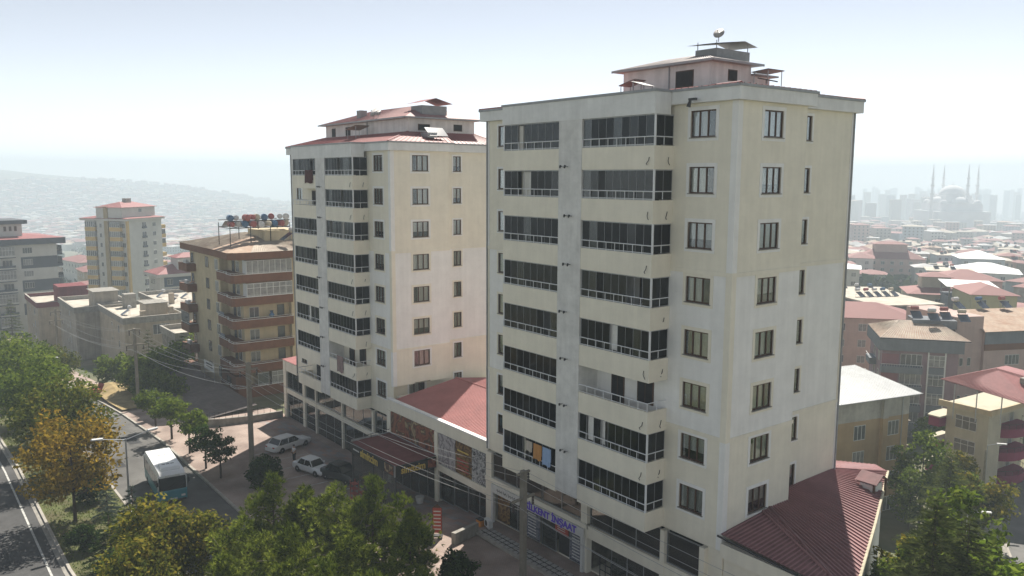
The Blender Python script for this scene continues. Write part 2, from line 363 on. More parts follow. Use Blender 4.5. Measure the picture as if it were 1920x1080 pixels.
# dry bank and yard by the side street at the far end
M_STRAW = mat('dry_straw', (.42, .31, .15), .95, .3, .8, .6, 8, col2=(.22, .17, .08))
mb = MB(M_STRAW)
X = geo(-112, -82, 2, 1.0)
for a, b in zip(X, X[1:]):
    for y0, y1 in ((-13, -11), (-11, -9), (-9, -6)):
        hh = lambda x, y: S(x)+.25+1.5*math.exp(-((x+99)/6)**2-((y+10.5)/2.6)**2)
        mb.poly([(a, y0, hh(a, y0)), (b, y0, hh(b, y0)), (b, y1, hh(b, y1)), (a, y1, hh(a, y1))])
mb.build('dry_bank', kind='structure', smooth=True)
# ------------------------------------------------------------------ windows
def window(parent, loc, rz, w, h, n=3, frame=M_BROWN, surround=None, sw=.2, curtain=True, opened=False, sill=True, fr=.07):
    """a window in local axes: x to the right, z up, -y outward; origin at the sill centre on the wall face"""
    def fm():
        mb = MB(frame); y0, y1 = .05, .12
        mb.box(-w/2, w/2, y0, y1, 0, fr); mb.box(-w/2, w/2, y0, y1, h-fr, h); mb.box(-w/2, -w/2+fr, y0, y1, fr, h-fr); mb.box(w/2-fr, w/2, y0, y1, fr, h-fr)
        for i in range(1, n):
            x = -w/2+w*i/n; mb.box(x-fr*.6, x+fr*.6, y0, y1, fr, h-fr)
        return mb.mesh('window')
    o = put('window', shared(('wf', w, h, n, frame.name, fr), fm), parent, loc, rz)
    pw = (w-2*fr)/n
    pm = shared(('wp', round(pw, 3), h, fr), lambda: MB(G_WIN).box(-pw/2, pw/2, .08, .09, fr, h-fr).mesh('pane'))
    for i in range(n): put('pane', pm, o, (-w/2+fr+pw*(i+.5), 0, 0))
    if curtain:
        c = rnd.choice(M_CURT); v = rnd.randrange(4)
        def cm():
            mb = MB(c); seg = 10 if n > 1 else 4
            lo, hi = {0: (-.49, .49), 1: (-.49, .16), 2: (-.2, .49), 3: (-.49, .49)}[v]
            z0 = .06 if v < 3 else h*.35
            for i in range(seg):
                a, b = lo+(hi-lo)*i/seg, lo+(hi-lo)*(i+1)/seg
                mb.poly([(a*w, .2+.03*(i % 2), z0), (b*w, .2+.03*((i+1) % 2), z0), (b*w, .2+.03*((i+1) % 2), h-.05), (a*w, .2+.03*(i % 2), h-.05)])
            return mb.mesh('curtain')
        put('curtain', shared(('wc', w, h, n, c.name, v), cm), o)
    if surround:
        put('surround', shared(('ws', w, h, sw, surround.name), lambda: MB(surround).box(-w/2-sw, w/2+sw, -.025, .01, h, h+sw).box(-w/2-sw, w/2+sw, -.025, .01, -sw, 0).box(-w/2-sw, -w/2, -.025, .01, 0, h).box(w/2, w/2+sw, -.025, .01, 0, h).mesh('surround')), o)
    if sill: put('sill', shared(('wl', w), lambda: MB(M_CONC).box(-w/2-.06, w/2+.06, -.09, .06, -.045, .0).mesh('sill')), o)
    if opened: put('open_sash', MB(M_BROWN).box(0, .04, -.5, 0, .08, .12).box(0, .04, -.5, 0, h-.12, h-.08).box(0, .04, -.5, -.46, .08, h-.08).mesh('open_sash'), o, (w/2-.1, 0, 0), .5)
    return o
def fan_spots(parent, x, y, z):
    mb = MB(M_IRON)
    for dx in (0, .42):
        mb.tube((x+dx, y, z), (x+dx, y-.22, z+.02), .02, n=5); mb.tube((x+dx-.05, y-.22, z-.06), (x+dx+.08, y-.3, z+.05), .05, .08, 6)
    return mb.build('floodlight', parent)
# ------------------------------------------------------------------ the two towers
LA, LB, RC, YS = 22.02, 12.75, .99, 6.17
BX0, BX1, BD = -17.92, -4.23, 1.6
P0, P1 = -12.15, -10.05
Z_UP, Z_LO = 20.8, 11.75
def balcony(par, k, side, state, seed):
    """one balcony of the projecting bay: spandrel and slab, rail with posts, folding glass panes"""
    rg = random.Random(seed); zt = 29.5-3*k; zg0, zg1 = zt-1.84, zt-.14
    x0, x1 = (BX0, P0) if side == 'l' else (P1, BX1)
    zb = 5.5 if k == 7 else zg0-1.3
    mb = MB(M_BEIGE); T = .14
    mb.box(x0, x1, -BD, -BD+T, zb, zg0)
    if side == 'r': mb.box(x1-T, x1, -BD+T, -.004, zb, zg0)
    else: mb.box(x0, x0+T, -BD+T, -.004, zb, zg0)
    mb.box(x0+(T if side == 'l' else .003), x1-(T if side == 'r' else .003), -BD+T, -.004, zg0-1.1, zg0-.95)
    b = mb.build('balcony', par)
    xe = x1 if side == 'r' else x0
    xa, xb = (x0+.02, x1-.05) if side == 'r' else (x0+.05, x1-.02)
    # rail
    zr = zt-1.35; mb = MB(M_RAIL); yo = -BD+.02
    mb.tube((xa, yo, zr), (xb, yo, zr), .03, n=6); n = 8 if side == 'r' else 7
    xs_ = xb if side == 'r' else xa
    mb.tube((xs_, yo, zr), (xs_, -.05, zr), .03, n=6)
    for i in range(n+1): x = xa+(xb-xa)*i/n; mb.tube((x, yo, zg0), (x, yo, zr), .022, n=5, cap=False)
    mb.tube((xs_, -BD*.5, zg0), (xs_, -BD*.5, zr), .022, n=5, cap=False)
    mb.box(xa, xb, yo-.02, yo+.02, zg0+.06, zg0+.09)
    mb.build('railing', b)
    # back wall doors
    mb = MB(M_BROWN); xm = (x0+x1)/2
    for a, c, z0 in ((xm-1.6, xm-.5, zg0-.9), (xm+.6, xm+1.9, zg0-.1)):
        mb.m(M_BROWN).box(a, c, -.06, -.004, z0, zg1-.25); mb.m(M_DARK).box(a+.08, (a+c)/2-.03, -.075, -.05, z0+.08, zg1-.33).box((a+c)/2+.03, c-.08, -.075, -.05, z0+.08, zg1-.33)
    mb.build('balcony_door', b)
    if state == 'open': return b
    yg = -BD+.09; fr = MB(M_MULL); gl = xa+.05, xb-.03
    fr.box(gl[0], gl[1], yg-.03, yg+.03, zg1-.06, zg1); fr.box(gl[0], gl[1], yg-.03, yg+.03, zg0, zg0+.05)
    MB(M_RAIL).box(xs_-.045, xs_+.045, yg-.045, yg+.045, zg0, zg1).build('corner_post', b)
    n = 9 if side == 'r' else 8; pw = (gl[1]-gl[0])/n; stack = rg.random() < .45; skip = set()
    if stack: skip = set(rg.sample(range(1, n-1), rg.choice((1, 1, 2))))
    pm = shared(('bp', round(pw, 3)), lambda: [MB(g).box(-pw/2+.012, pw/2-.012, -.006, .006, 0, 1.59).mesh('glass_pane') for g in G_BAL])
    base = rg.choice((0, 0, 2, 1))
    for i in range(n):
        xc = gl[0]+pw*(i+.5)
        fr.box(xc-pw/2-.009, xc-pw/2+.009, yg-.014, yg+.014, zg0+.05, zg1-.06)
        if i in skip: continue
        put('glass_pane', pm[rg.choice((base, base, base, 1, 2)) if rg.random() < .9 else 3], b, (xc, yg, zg0+.055))
    nr = 2; pr_ = (BD-.2)/nr
    pm2 = shared('bpr', lambda: [MB(g).box(-.006, .006, -pr_/2+.012, pr_/2-.012, 0, 1.59).mesh('glass_pane') for g in G_BAL])
    xg = xs_-.03 if side == 'r' else xs_+.03
    for i in range(nr):
        yc = yg+.06+pr_*(i+.5); put('glass_pane', pm2[base], b, (xg, yc, zg0+.055)); fr.box(xg-.012, xg+.012, yc+pr_/2-.009, yc+pr_/2+.009, zg0+.05, zg1-.06)
    fr.box(xg-.02, xg+.02, yg+.04, -.02, zg1-.06, zg1)
    fr.build('glazing_frame', b)
    # things kept behind the glass
    for _ in range(rg.choice((0, 1, 1, 2))):
        cm = MB(rg.choice(M_CURT)); a = rg.uniform(gl[0], gl[1]-2.0); ww = rg.uniform(.7, 2.0)
        for i in range(6): cm.poly([(a+ww*i/6, yg+.12+.03*(i % 2), zg0+.1), (a+ww*(i+1)/6, yg+.12+.03*((i+1) % 2), zg0+.1), (a+ww*(i+1)/6, yg+.12+.03*((i+1) % 2), zg1-.1), (a+ww*i/6, yg+.12+.03*(i % 2), zg1-.1)])
        cm.build('balcony_curtain', b)
    if rg.random() < .5:
        a = rg.uniform(gl[0]+.2, gl[1]-1.2); MB(rg.choice((M_BROWN, M_GUT, M_CONC, M_STEEL))).box(a, a+rg.uniform(.4, 1.0), yg+.2, yg+.6, zg0-.94, zg0+rg.uniform(.2, .9)).build('stored_cupboard', b)
    return b
def tower(loc, label, seed, under, opens, zlow):
    rg = random.Random(seed); t = thing('apartment_tower', label, 'apartment block', loc)
    ZB = 5.5; ZT = 29.9
    hA = [(-3.094, -1.392, 29.5-3*k-1.43, 29.5-3*k) for k in range(8)]+[(-20.6, -19.2, 29.5-3*k-1.43, 29.5-3*k) for k in range(8)]
    hB = [(2.227, 3.937, 29.5-3*k-1.43, 29.5-3*k) for k in range(8)]
    hR = [(7.31, 8.21, 29.5-3*k-1.43, 29.5-3*k) for k in range(8)]
    z1u = 8.41 if under else ZB
    def zone(name, m, z0, z1):
        mb = MB(m)
        wall(mb, (0, 0, 0), (1, 0, 0), (0, -1, 0), -LA, 0, z0, z1, hA)
        zb = max(z0, z1u)
        if zb < z1:
            wall(mb, (0, 0, 0), (0, 1, 0), (1, 0, 0), 0, YS, zb, z1, hB)
            wall(mb, (0, YS, 0), (1, 0, 0), (0, 1, 0), -RC, 0, zb, z1)
        if z0 < z1u:
            wall(mb, (-RC, 0, 0), (0, 1, 0), (1, 0, 0), 0, YS, z0, min(z1, z1u), hB)
        wall(mb, (-RC, 0, 0), (0, 1, 0), (1, 0, 0), YS, LB, z0, z1, hR)
        wall(mb, (0, LB, 0), (1, 0, 0), (0, 1, 0), -LA, -RC, z0, z1)
        wall(mb, (-LA, 0, 0), (0, 1, 0), (-1, 0, 0), 0, LB, z0, z1)
        return mb
    zl = zlow
    for nm, m, a, b in (('upper_wall', M_BEIGE, Z_UP, ZT), ('middle_wall', M_WHITE, Z_LO, Z_UP), ('lower_wall', M_BEIGE, zl, Z_LO)):
        mb = zone(nm, m, a, b)
        if nm == 'lower_wall' and under: mb.poly([(0, 0, z1u), (-RC, 0, z1u), (-RC, YS, z1u), (0, YS, z1u)])
        mb.build(nm, t)
    # floor slabs close the rooms off
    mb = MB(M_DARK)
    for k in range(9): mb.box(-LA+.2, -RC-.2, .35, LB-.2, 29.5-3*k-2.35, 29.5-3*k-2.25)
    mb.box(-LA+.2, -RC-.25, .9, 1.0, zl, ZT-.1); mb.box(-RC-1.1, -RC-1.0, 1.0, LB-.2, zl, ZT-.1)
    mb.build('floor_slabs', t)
    # bands and corner strips
    for z in (Z_UP, Z_LO):
        for q in ((-LA-.04, BX0, -.05, .0), (BX1, .05, -.05, 0), (0, .05, .0, YS+.05), (-RC, -RC+.05, YS+.05, LB+.04)): MB(M_BEIGE).box(*q, z-.1, z+.12).build('string_course', t)
    for z0, z1, m in ((Z_UP+.12, ZT-.03, M_WHITE), (Z_LO+.12, Z_UP-.1, M_BEIGE), (max(zl, z1u if under else zl), Z_LO-.1, M_WHITE)):
        MB(m).box(-.36, .03, -.03, 0, z0, z1).box(0, .03, 0, .36, z0, z1).build('corner_strip', t)
        MB(m).box(-RC, -RC+.03, LB-.3, LB+.03, z0, z1).build('corner_strip', t)
        MB(m).box(-LA-.03, -LA+.35, -.03, 0, z0, z1).build('corner_strip', t)
    # windows
    for k in range(8):
        z = 29.5-3*k-1.43; sm = M_BEIGE if 3 <= k <= 5 else M_WHITE
        window(t, (-2.243, 0, z), 0, 1.702, 1.43, 3, surround=sm)
        window(t, (-19.9, 0, z), 0, 1.4, 1.43, 2, surround=sm, sw=.15)
        if not (under and k == 7): window(t, (0, 3.082, z), R(90), 1.71, 1.43, 3, surround=sm)
        else: window(t, (-RC, 3.082, z), R(90), 1.71, 1.43, 3, surround=sm)
        window(t, (-RC, 7.76, z), R(90), .9, 1.43, 2, surround=sm, sw=.15)
    # bay: pier, fascia, balconies
    MB(M_PIER).box(P0, P1, -BD-.03, -.005, ZB+.15, 29.36).build('bay_pier', t)
    mb = MB(M_FASCIA); mb.box(BX0-.02, BX1+.02, -BD-.05, -.37, 29.36, 30.55); mb.build('bay_fascia', t)
    for k in range(8):
        for s in 'lr': balcony(t, k, s, 'open' if (k, s) in opens else 'glazed', seed*100+k*2+(s == 'r'))
        if k: fan_spots(t, -11.5+rg.uniform(-.3, .3), -BD-.03, 29.5-3*k+.05)
    # cornice and gutter round the roof
    def ring(off):
        return [(off, -off), (off, YS+off), (-RC+off, YS+off), (-RC+off, LB+off), (-LA-off, LB+off), (-LA-off, -off)]
    MB(M_FASCIA).prism(ring(.36), 29.88, 30.55).build('cornice', t)
    g = MB(M_GUT).prism(ring(.43), 30.55, 30.69); g.box(BX0-.08, BX1+.08, -BD-.12, -.425, 30.552, 30.688); g.build('gutter', t)
    # bent service pipes hanging from the slabs
    for k in range(1, 8):
        z = 29.5-3*k-.02
        for x, y in ((BX1-.35, -BD-.02), (BX1+.02, -.45)):
            if rg.random() < .8:
                a = rg.uniform(-.15, .15); MB(M_IRON).path([(x, y, z+.55), (x+.02, y-.07, z+.35), (x+a, y-.1, z+.2), (x+a+.1, y-.14, z+.12)], .022, 5).build('drain_pipe', t)
    MB(M_GUT).tube((-RC+.07, LB-.1, zl), (-RC+.07, LB-.1, 29.88), .06, n=8).build('downpipe', t)
    MB(M_GUT).tube((-LA+.12, -.07, zl), (-LA+.12, -.07, 29.88), .06, n=8).build('downpipe', t)
    return t
def roof_over(t, px0, px1, py0, py1, zp):
    """sheet roof rising from the gutter to the penthouse walls, with raised ribs"""
    o = .40; z = 30.69; yc = (py0+py1)/2
    A = [(-LA-o, -o, z), (o, -o, z), (o, YS+o, z), (-RC+o, YS+o, z), (-RC+o, LB+o, z), (-LA-o, LB+o, z)]
    B = [(px0, py0, zp), (px1, py0, zp), (px1, yc, zp), (px1, yc+.01, zp), (px1, py1, zp), (px0, py1, zp)]
    mb = MB(M_RED); rb = MB(M_REDL)
    for i in range(6):
        j = (i+1) % 6; mb.poly([A[i], A[j], B[j], B[i]])
        ribs(rb, A[i], A[j], B[j], B[i], (50, 14, 2, 14, 48, 28)[i])
    for i in (0, 1, 4, 5): mb.tube(A[i], B[i], .09, n=5)
    rf = mb.build('roof', t); r_ = rb.build('roof_ribs', rf, kind='stuff'); return rf
def penthouse(t, x0, x1, y0, y1, zb, ze, zr, wins, ov=.62, rm=None):
    mb = MB(mat('penthouse_render', (.77, .73, .70), .9, .1, .6, .2, 50, stain=.12)); mb.box(x0, x1, y0, y1, zb, ze-.1)
    p = mb.build('penthouse', t)
    mb = MB(rm or M_RED); hip(mb, x0-ov, x1+ov, y0-ov, y1+ov, ze, zr, .1); r_ = mb.build('penthouse_roof', t)
    rb = MB(rm or M_REDL); xm0, xm1 = x0-ov, x1+ov; h = (y1-y0+2*ov)/2
    ribs(rb, (xm0, y0-ov, ze), (xm1, y0-ov, ze), (xm1-h, (y0+y1)/2, zr), (xm0+h, (y0+y1)/2, zr), 44); rb.build('penthouse_roof_ribs', r_, kind='stuff')
    MB(M_GUT).box(xm0-.02, xm1+.02, y0-ov-.06, y0-ov, ze-.12, ze+.02).box(xm1, xm1+.06, y0-ov-.06, y1+ov, ze-.12, ze+.02).build('eaves_gutter', r_)
    for f, a, b, c, d in wins:
        if f == 'a': MB(M_BROWN).box(a, b, y0-.03, y0-.002, c, d).m(M_DARK).box(a+.07, b-.07, y0-.045, y0-.02, c+.07, d-.07).build('penthouse_window', p)
        else: MB(M_BROWN).box(x1+.002, x1+.03, a, b, c, d).m(M_DARK).box(x1+.02, x1+.045, a+.07, b-.07, c+.07, d-.07).build('penthouse_window', p)
    MB(M_GUT).tube((x0+(x1-x0)*.55, y0-.06, zb), (x0+(x1-x0)*.55, y0-.06, ze), .045, n=6).build('penthouse_pipe', p)
    return p
def dish(par, loc, r, az, tilt=.6, top=None):
    """satellite dish: bowl, arm and mast"""
    mb = MB(mat('dish_grey', (.42, .41, .40), .5, .1, 3)); n = 20; prof = [(r*t, -.25*r*(1-t*t)) for t in (.02, .35, .7, 1)]
    mb.lathe(prof, n=n); mb.lathe([(r*t, -.25*r*(1-t*t)+.012) for t in (1, .7, .35, .02)], n=n)
    mb.tube((0, -r*.9, -.02), (0, -.05*r, r*.75), .015, n=5); mb.tube((0, -.06*r, r*.7), (0, -.03*r, r*.85), .05, n=6)
    o = mb.mesh('satellite_dish', True)
    ob = put('satellite_dish', o, par, loc); ob.rotation_euler = (R(60), 0, az)
    m2 = MB(M_STEEL).tube((loc[0], loc[1], loc[2]-r*1.5), (loc[0], loc[1], loc[2]-.05), .03, n=6); m2.build('dish_mast', par)
    return ob
def hood(par, x, y, z, w, d, h, lean=.2, col=None):
    """small shed-roof hood on posts over a roof opening"""
    mb = MB(M_STEEL)
    for sx in (-1, 1):
        for sy in (-1, 1): mb.tube((x+sx*w*.4, y+sy*d*.4, z), (x+sx*w*.4, y+sy*d*.4, z+h+lean*sx*.4), .03, n=5)
    mb.m(col or M_REDL); a = z+h
    mb.poly([(x-w/2, y-d/2, a-lean*.5), (x+w/2, y-d/2, a+lean*.5), (x+w/2, y+d/2, a+lean*.5), (x-w/2, y+d/2, a-lean*.5)])
    mb.poly([(x-w/2, y+d/2, a-lean*.5-.04), (x+w/2, y+d/2, a+lean*.5-.04), (x+w/2, y-d/2, a+lean*.5-.04), (x-w/2, y-d/2, a-lean*.5-.04)])
    return mb.build('roof_hood', par)
T1 = tower((0, 0, 0), 'tall cream and white apartment tower nearest the camera, with dark glazed balconies', 1, False, {(5, 'r')}, 5.5)
penthouse(T1, -13.8, -6.3, 5.54, 9.4, 30.7, 33.05, 33.75, [('a', -9.15, -7.7, 31.55, 32.6), ('b', 7.1, 8.0, 31.9, 32.6)], .55, M_PALER)
roof_over(T1, -13.8, -6.3, 5.54, 9.4, 31.5)
p2 = MB(MATS['penthouse_render']).box(-12, -6.35, 9.4, 11.46, 30.7, 32.4).m(M_GUT).box(-12.4, -6.0, 9.41, 11.95, 32.4, 32.5).build('lift_room', T1)
# machine-room chimney with a butterfly hood, dish on top
ck = MB(mat('block_grey', (.30, .30, .30), .9, .15, 2)).box(-8.9, -7.2, 7.05, 10.4, 33.2, 34.0)
for x_ in (-8.8, -7.3):
    for y_ in (7.15, 10.3): ck.m(M_STEEL).tube((x_, y_, 34.0), (x_, y_, 34.5), .03)
ck.m(M_GUT).poly([(-9.3, 6.6, 34.30), (-7.0, 6.6, 34.22), (-7.0, 9.6, 34.62), (-9.3, 9.6, 34.70)]).poly([(-9.3, 9.6, 34.70), (-7.0, 9.6, 34.62), (-7.0, 10.95, 34.35), (-9.3, 10.95, 34.42)]).poly([(-9.3, 9.6, 34.66), (-7.0, 9.6, 34.58), (-7.0, 6.6, 34.18), (-9.3, 6.6, 34.26)]).build('chimney_stack', T1)
dish(T1, (-8.0, 8.2, 35.1), .36, R(20))
hood(T1, -10.9, 3.4, 31.1, 1.4, 1.1, .8, .3, M_PALER); hood(T1, -9.6, 3.0, 31.0, 1.2, .9, .72, -.35, M_GUT)
hood(T1, -5.6, 10.2, 31.3, 1.3, 1.8, 1.35, .1, M_GUT)
MB(M_IRON).tube((-3.2, 6.7, 31), (-3.2, 6.7, 31.7), .03).tube((-3.2, 5.9, 31.7), (-3.2, 7.8, 31.62), .04).build('aerial', T1)
MB(M_IRON).box(-2.7, -2.2, -.75, -.62, 29.98, 30.1).tube((-2.6, -.7, 29.98), (-2.7, -.72, 29.65), .07, .12, 8).tube((-2.5, -.36, 30.05), (-2.5, -.64, 30.05), .02).build('soffit_lamp', T1)
T2L = (-37.885, .916, -1.632)
T2 = tower(T2L, 'cream and white apartment tower behind, left of the nearest one, with red hip roof', 2, True, {(1, 'l'), (6, 'r'), (7, 'l')}, 5.5)
penthouse(T2, -20.4, -2.8, 3.5, 11.05, 30.7, 33.1, 34.6, [('a', -18.9, -18.0, 31.8, 32.7), ('a', -15.6, -14.5, 31.8, 32.7), ('b', 4.6, 5.9, 31.9, 32.5), ('b', 8.6, 9.6, 31.95, 32.6)], rm=mat('dusty_red_sheet', (.40, .22, .21), .6, .14, .6, stain=.12))
roof_over(T2, -20.4, -2.8, 3.5, 11.05, 31.75)
MB(MATS['block_grey']).box(-5.2, -3.2, 5.3, 8.1, 33.2, 34.3).m(M_RED).poly([(-5.7, 4.9, 34.5), (-2.7, 4.9, 34.5), (-2.9, 6.7, 35.0), (-5.5, 6.7, 35.0)]).poly([(-5.5, 6.7, 35.0), (-2.9, 6.7, 35.0), (-2.7, 8.5, 34.5), (-5.7, 8.5, 34.5)]).build('chimney_stack', T2)
MB(MATS['block_grey']).box(-14.6, -13.8, 4.3, 5.1, 33.3, 34.4).build('chimney_stack', T2)
dish(T2, (-9.5, 3.6, 33.9), .5, R(10)); dish(T2, (-8.3, 3.4, 33.8), .34, R(25))
hood(T2, -10.4, 2.2, 31.3, 2.2, 1.6, 1.1, .35, mat('tan_sheet', (.42, .36, .28), .7, .2, 2))
MB(M_STEEL).box(-1.6, -.4, 4.2, 5.2, 31.15, 31.6).m(mat('solar_panel', (.04, .05, .07), .15, .2, 3, spec=.8)).poly([(-.2, 4.3, 31.3), (-.2, 6.3, 31.3), (-1.2, 6.3, 32.1), (-1.2, 4.3, 32.1)]).build('solar_heater', T2)
# ------------------------------------------------------------------ shops under and between the towers
def printmat(name, cols, scale=1.2, dist=2.5, det=5):
    """printed picture: bands of colour broken by warped noise"""
    if name in MATS: return MATS[name]
    m = mat(name, cols[0], .55, .1, 1); n = m.node_tree; b = n.nodes['Principled BSDF']
    tc = nd(n, 'ShaderNodeTexCoord'); no = nd(n, 'ShaderNodeTexNoise'); no.inputs['Scale'].default_value = scale; no.inputs['Detail'].default_value = det; no.inputs['Distortion'].default_value = dist
    n.links.new(tc.outputs['Object'], no.inputs['Vector'])
    rp = nd(n, 'ShaderNodeValToRGB'); e = rp.color_ramp.elements
    while len(e) < len(cols): e.new(.5)
    for i, c in enumerate(cols): e[i].position = .3+.42*i/(len(cols)-1); e[i].color = (*c, 1)
    n.links.new(no.outputs[0], rp.inputs[0]); n.links.new(rp.outputs[0], b.inputs['Base Color']); return m
PR_FOOD = printmat('print_food', ((.03, .012, .01), (.14, .03, .02), (.26, .09, .04), (.05, .02, .012), (.40, .30, .17), (.10, .03, .02)), .65, 1.6, 8)
PR_ROOM = printmat('print_bedroom', ((.30, .28, .28), (.45, .42, .42), (.16, .14, .15), (.5, .47, .46)), 1.1, 2)
PR_DARK = printmat('print_dark', ((.03, .02, .012), (.10, .05, .02), (.25, .15, .05), (.03, .02, .015)), 1.6, 2)
PR_SPOT = printmat('print_damask', ((.03, .03, .033), (.5, .5, .5), (.06, .06, .065), (.42, .42, .43)), 2.6, 1.2, 2)
PR_GOODS = printmat('print_goods', ((.03, .035, .06), (.10, .11, .16), (.22, .22, .24), (.05, .06, .10)), 5, .5, 3)
M_SIGNB = mat('sign_black', (.022, .022, .02), .4, .2, 3)
M_YEL = mat('sign_yellow', (.62, .46, .10), .5, .08, 3)
M_BLUE = mat('sign_blue', (.14, .08, .60), .45, .08, 3)
M_SIGNW = mat('sign_white', (.62, .62, .60), .5, .08, 2)
M_REDS = mat('sign_red', (.40, .07, .05), .5, .1, 3)
M_BLK = mat('ink_black', (.02, .02, .022), .6, .1, 3)
def text(par, body, loc, rot, size, m, name='lettering', sx=1, bold=.01, shear=0):
    cu = bpy.data.curves.new(name, 'FONT'); cu.body = body; cu.size = size; cu.extrude = .015; cu.offset = bold; cu.align_x = 'CENTER'; cu.align_y = 'CENTER'; cu.shear = shear; cu.resolution_u = 3
    tmp = bpy.data.objects.new('tmp', cu); COL.objects.link(tmp); dg = bpy.context.evaluated_depsgraph_get(); me = bpy.data.meshes.new_from_object(tmp.evaluated_get(dg))
    bpy.data.objects.remove(tmp); bpy.data.curves.remove(cu); me.name = name; me.materials.clear(); me.materials.append(m)
    o = put(name, me, par, loc); o.rotation_euler = rot; o.scale = (sx, 1, 1); o['kind'] = 'stuff'; return o
FRONT = (R(90), 0, 0)                        # lettering that faces the street (-y)
def panes(par, x0, x1, z0, z1, y, n, g=None, fr=M_STEEL, w=.03):
    """a glazed opening facing the street: frame part with n pane sub-parts"""
    mb = MB(fr); mb.box(x0, x1, y-.03, y+.03, z0, z0+.06).box(x0, x1, y-.03, y+.03, z1-.06, z1)
    for i in range(n+1): x = x0+(x1-x0)*i/n; mb.box(max(x0, x-w), min(x1, x+w), y-.03, y+.03, z0+.06, z1-.06)
    o = mb.build('shop_window', par); pw = (x1-x0)/n
    me = MB(g or G_SHOP).box(-pw/2+w, pw/2-w, -.006, .006, z0+.06, z1-.06).mesh('pane')
    for i in range(n): put('pane', me, o, (x0+pw*(i+.5), y, 0))
    return o
M_SHOPIN = mat('shop_interior', (.20, .18, .15), .9, .4, 1.2)
# ---- base of the near tower
b1 = thing('shop_arcade', 'cream two-storey shop base under the nearest tower, with blue-lettered white sign', 'shop')
mb = MB(M_BEIGE)
mb.box(-22, 0, .25, 12.7, 5.3, 5.48)                                          # slab under the flats
mb.box(-21.9, -10.6, -.25, .3, 3.06, 3.42); mb.box(-10.6, -1.0, -.12, .3, 2.45, 3.3)   # beams
for x0, x1 in ((-21.9, -21.2), (-11.2, -10.6), (-4.28, -3.95), (-1.36, -1.0)): mb.box(x0, x1, -.18, .28, 0, 5.3)
mb.box(-1.0, -.02, .15, .3, 0, 5.48)
mb.box(-21.9, -.3, .3, 12.6, -.3, .10); mb.box(-.3, -.02, .3, 12.6, -.3, 5.3); mb.box(-21.9, -21.6, .3, 12.6, .1, 5.3); mb.box(-21.6, -.3, 12.3, 12.6, .1, 5.3)
mb.build('wall', b1)
MB(M_SHOPIN).box(-21.5, -1.0, 4.0, 4.1, .1, 5.3).box(-21.5, -.9, .5, 3.9, 2.9, 3.0).box(-15.6, -15.5, .5, 4, .1, 2.9).box(-10.85, -10.75, .4, 4, .1, 5.3).build('inner_wall', b1)
for x0, x1, n in ((-21.15, -18.3, 2), (-18.2, -15.4, 1), (-15.3, -11.3, 2)): panes(b1, x0, x1, 3.45, 5.28, .02, n, glass('mezzanine_glass', (.4, .4, .38), .04, (.055, .042, .034), .3))
panes(b1, -10.5, -4.35, 3.32, 5.28, .05, 3); panes(b1, -3.9, -1.4, 3.32, 5.28, .05, 1)
panes(b1, -20.8, -15.7, .15, 2.4, .1, 4); panes(b1, -15.5, -13.95, .15, 2.4, .1, 1)
o = MB(M_IRON).box(-13.9, -12.6, .3, .34, .12, 2.0).build('doorway', b1)
panes(b1, -12.55, -11.25, .15, 2.4, .1, 1); panes(b1, -8.6, -4.4, .15, 2.4, .15, 3)
sg = MB(M_SIGNW).box(-20.75, -17.6, -.38, -.26, 2.42, 3.05).build('signboard', b1)
for k_, (xa_, n_) in enumerate(((-20.25, 9), (-19.45, 6), (-18.85, 11))):      # unreadable black script: flowing strokes, one per word
    MB(M_BLK).path([(xa_+i*.085, -.39, 2.74+.10*math.sin(i*2.1+k_)*(1.5 if i == 0 else 1)) for i in range(n_)], .018, 5).build('script_stroke', sg)
sg = MB(M_SIGNW).box(-17.5, -10.75, -.38, -.26, 2.45, 3.05).build('signboard', b1)
text(sg, 'ASİLKENT İNŞAAT', (-14.3, -.41, 2.75), FRONT, .66, M_BLUE, bold=.02, sx=1.02)
MB(M_SIGNW).box(-20.95, -20.72, -.4, -.19, .05, 3.05).build('sign_post', b1); MB(M_SIGNW).box(-10.98, -10.75, -.4, -.19, .05, 2.45).build('sign_post', b1)
sg = MB(M_REDS).box(-13.95, -12.6, -.03, .02, 1.75, 2.4).build('red_panel', b1)
for z in (2.26, 2.1, 1.95): MB(M_SIGNW).box(-13.7, -12.9, -.036, -.03, z, z+.05).build('text_line', sg)
MB(PR_GOODS).box(-17.3, -15.7, .045, .062, .3, 2.3).build('window_display', b1); MB(PR_GOODS).box(-12.5, -11.3, .045, .062, .3, 2.3).build('window_display', b1)
MB(PR_DARK).box(-20.7, -19.2, .045, .062, .2, 2.3).build('window_display', b1)
for z in np.arange(.45, 2.2, .22): MB(M_SIGNW).box(-12.25, -11.5, .03, .045, z, z+.07).build('display_strip', b1); MB(M_SIGNW).box(-17.0, -16.1, .03, .045, z, z+.06).build('display_strip', b1)
# folded iron gate leaning in the bay
g = MB(M_IRON)
for z in (.3, .75, 1.2, 1.65): g.tube((-9.4, -.1, z), (-8.4, -.1, z), .03, n=5)
for x in (-9.4, -8.9, -8.4): g.tube((x, -.1, .1), (x, -.1, 1.75), .03, n=5)
tag(g.build('iron_gate'), 'dark iron lattice gate folded in the open bay under the nearest tower', 'gate')
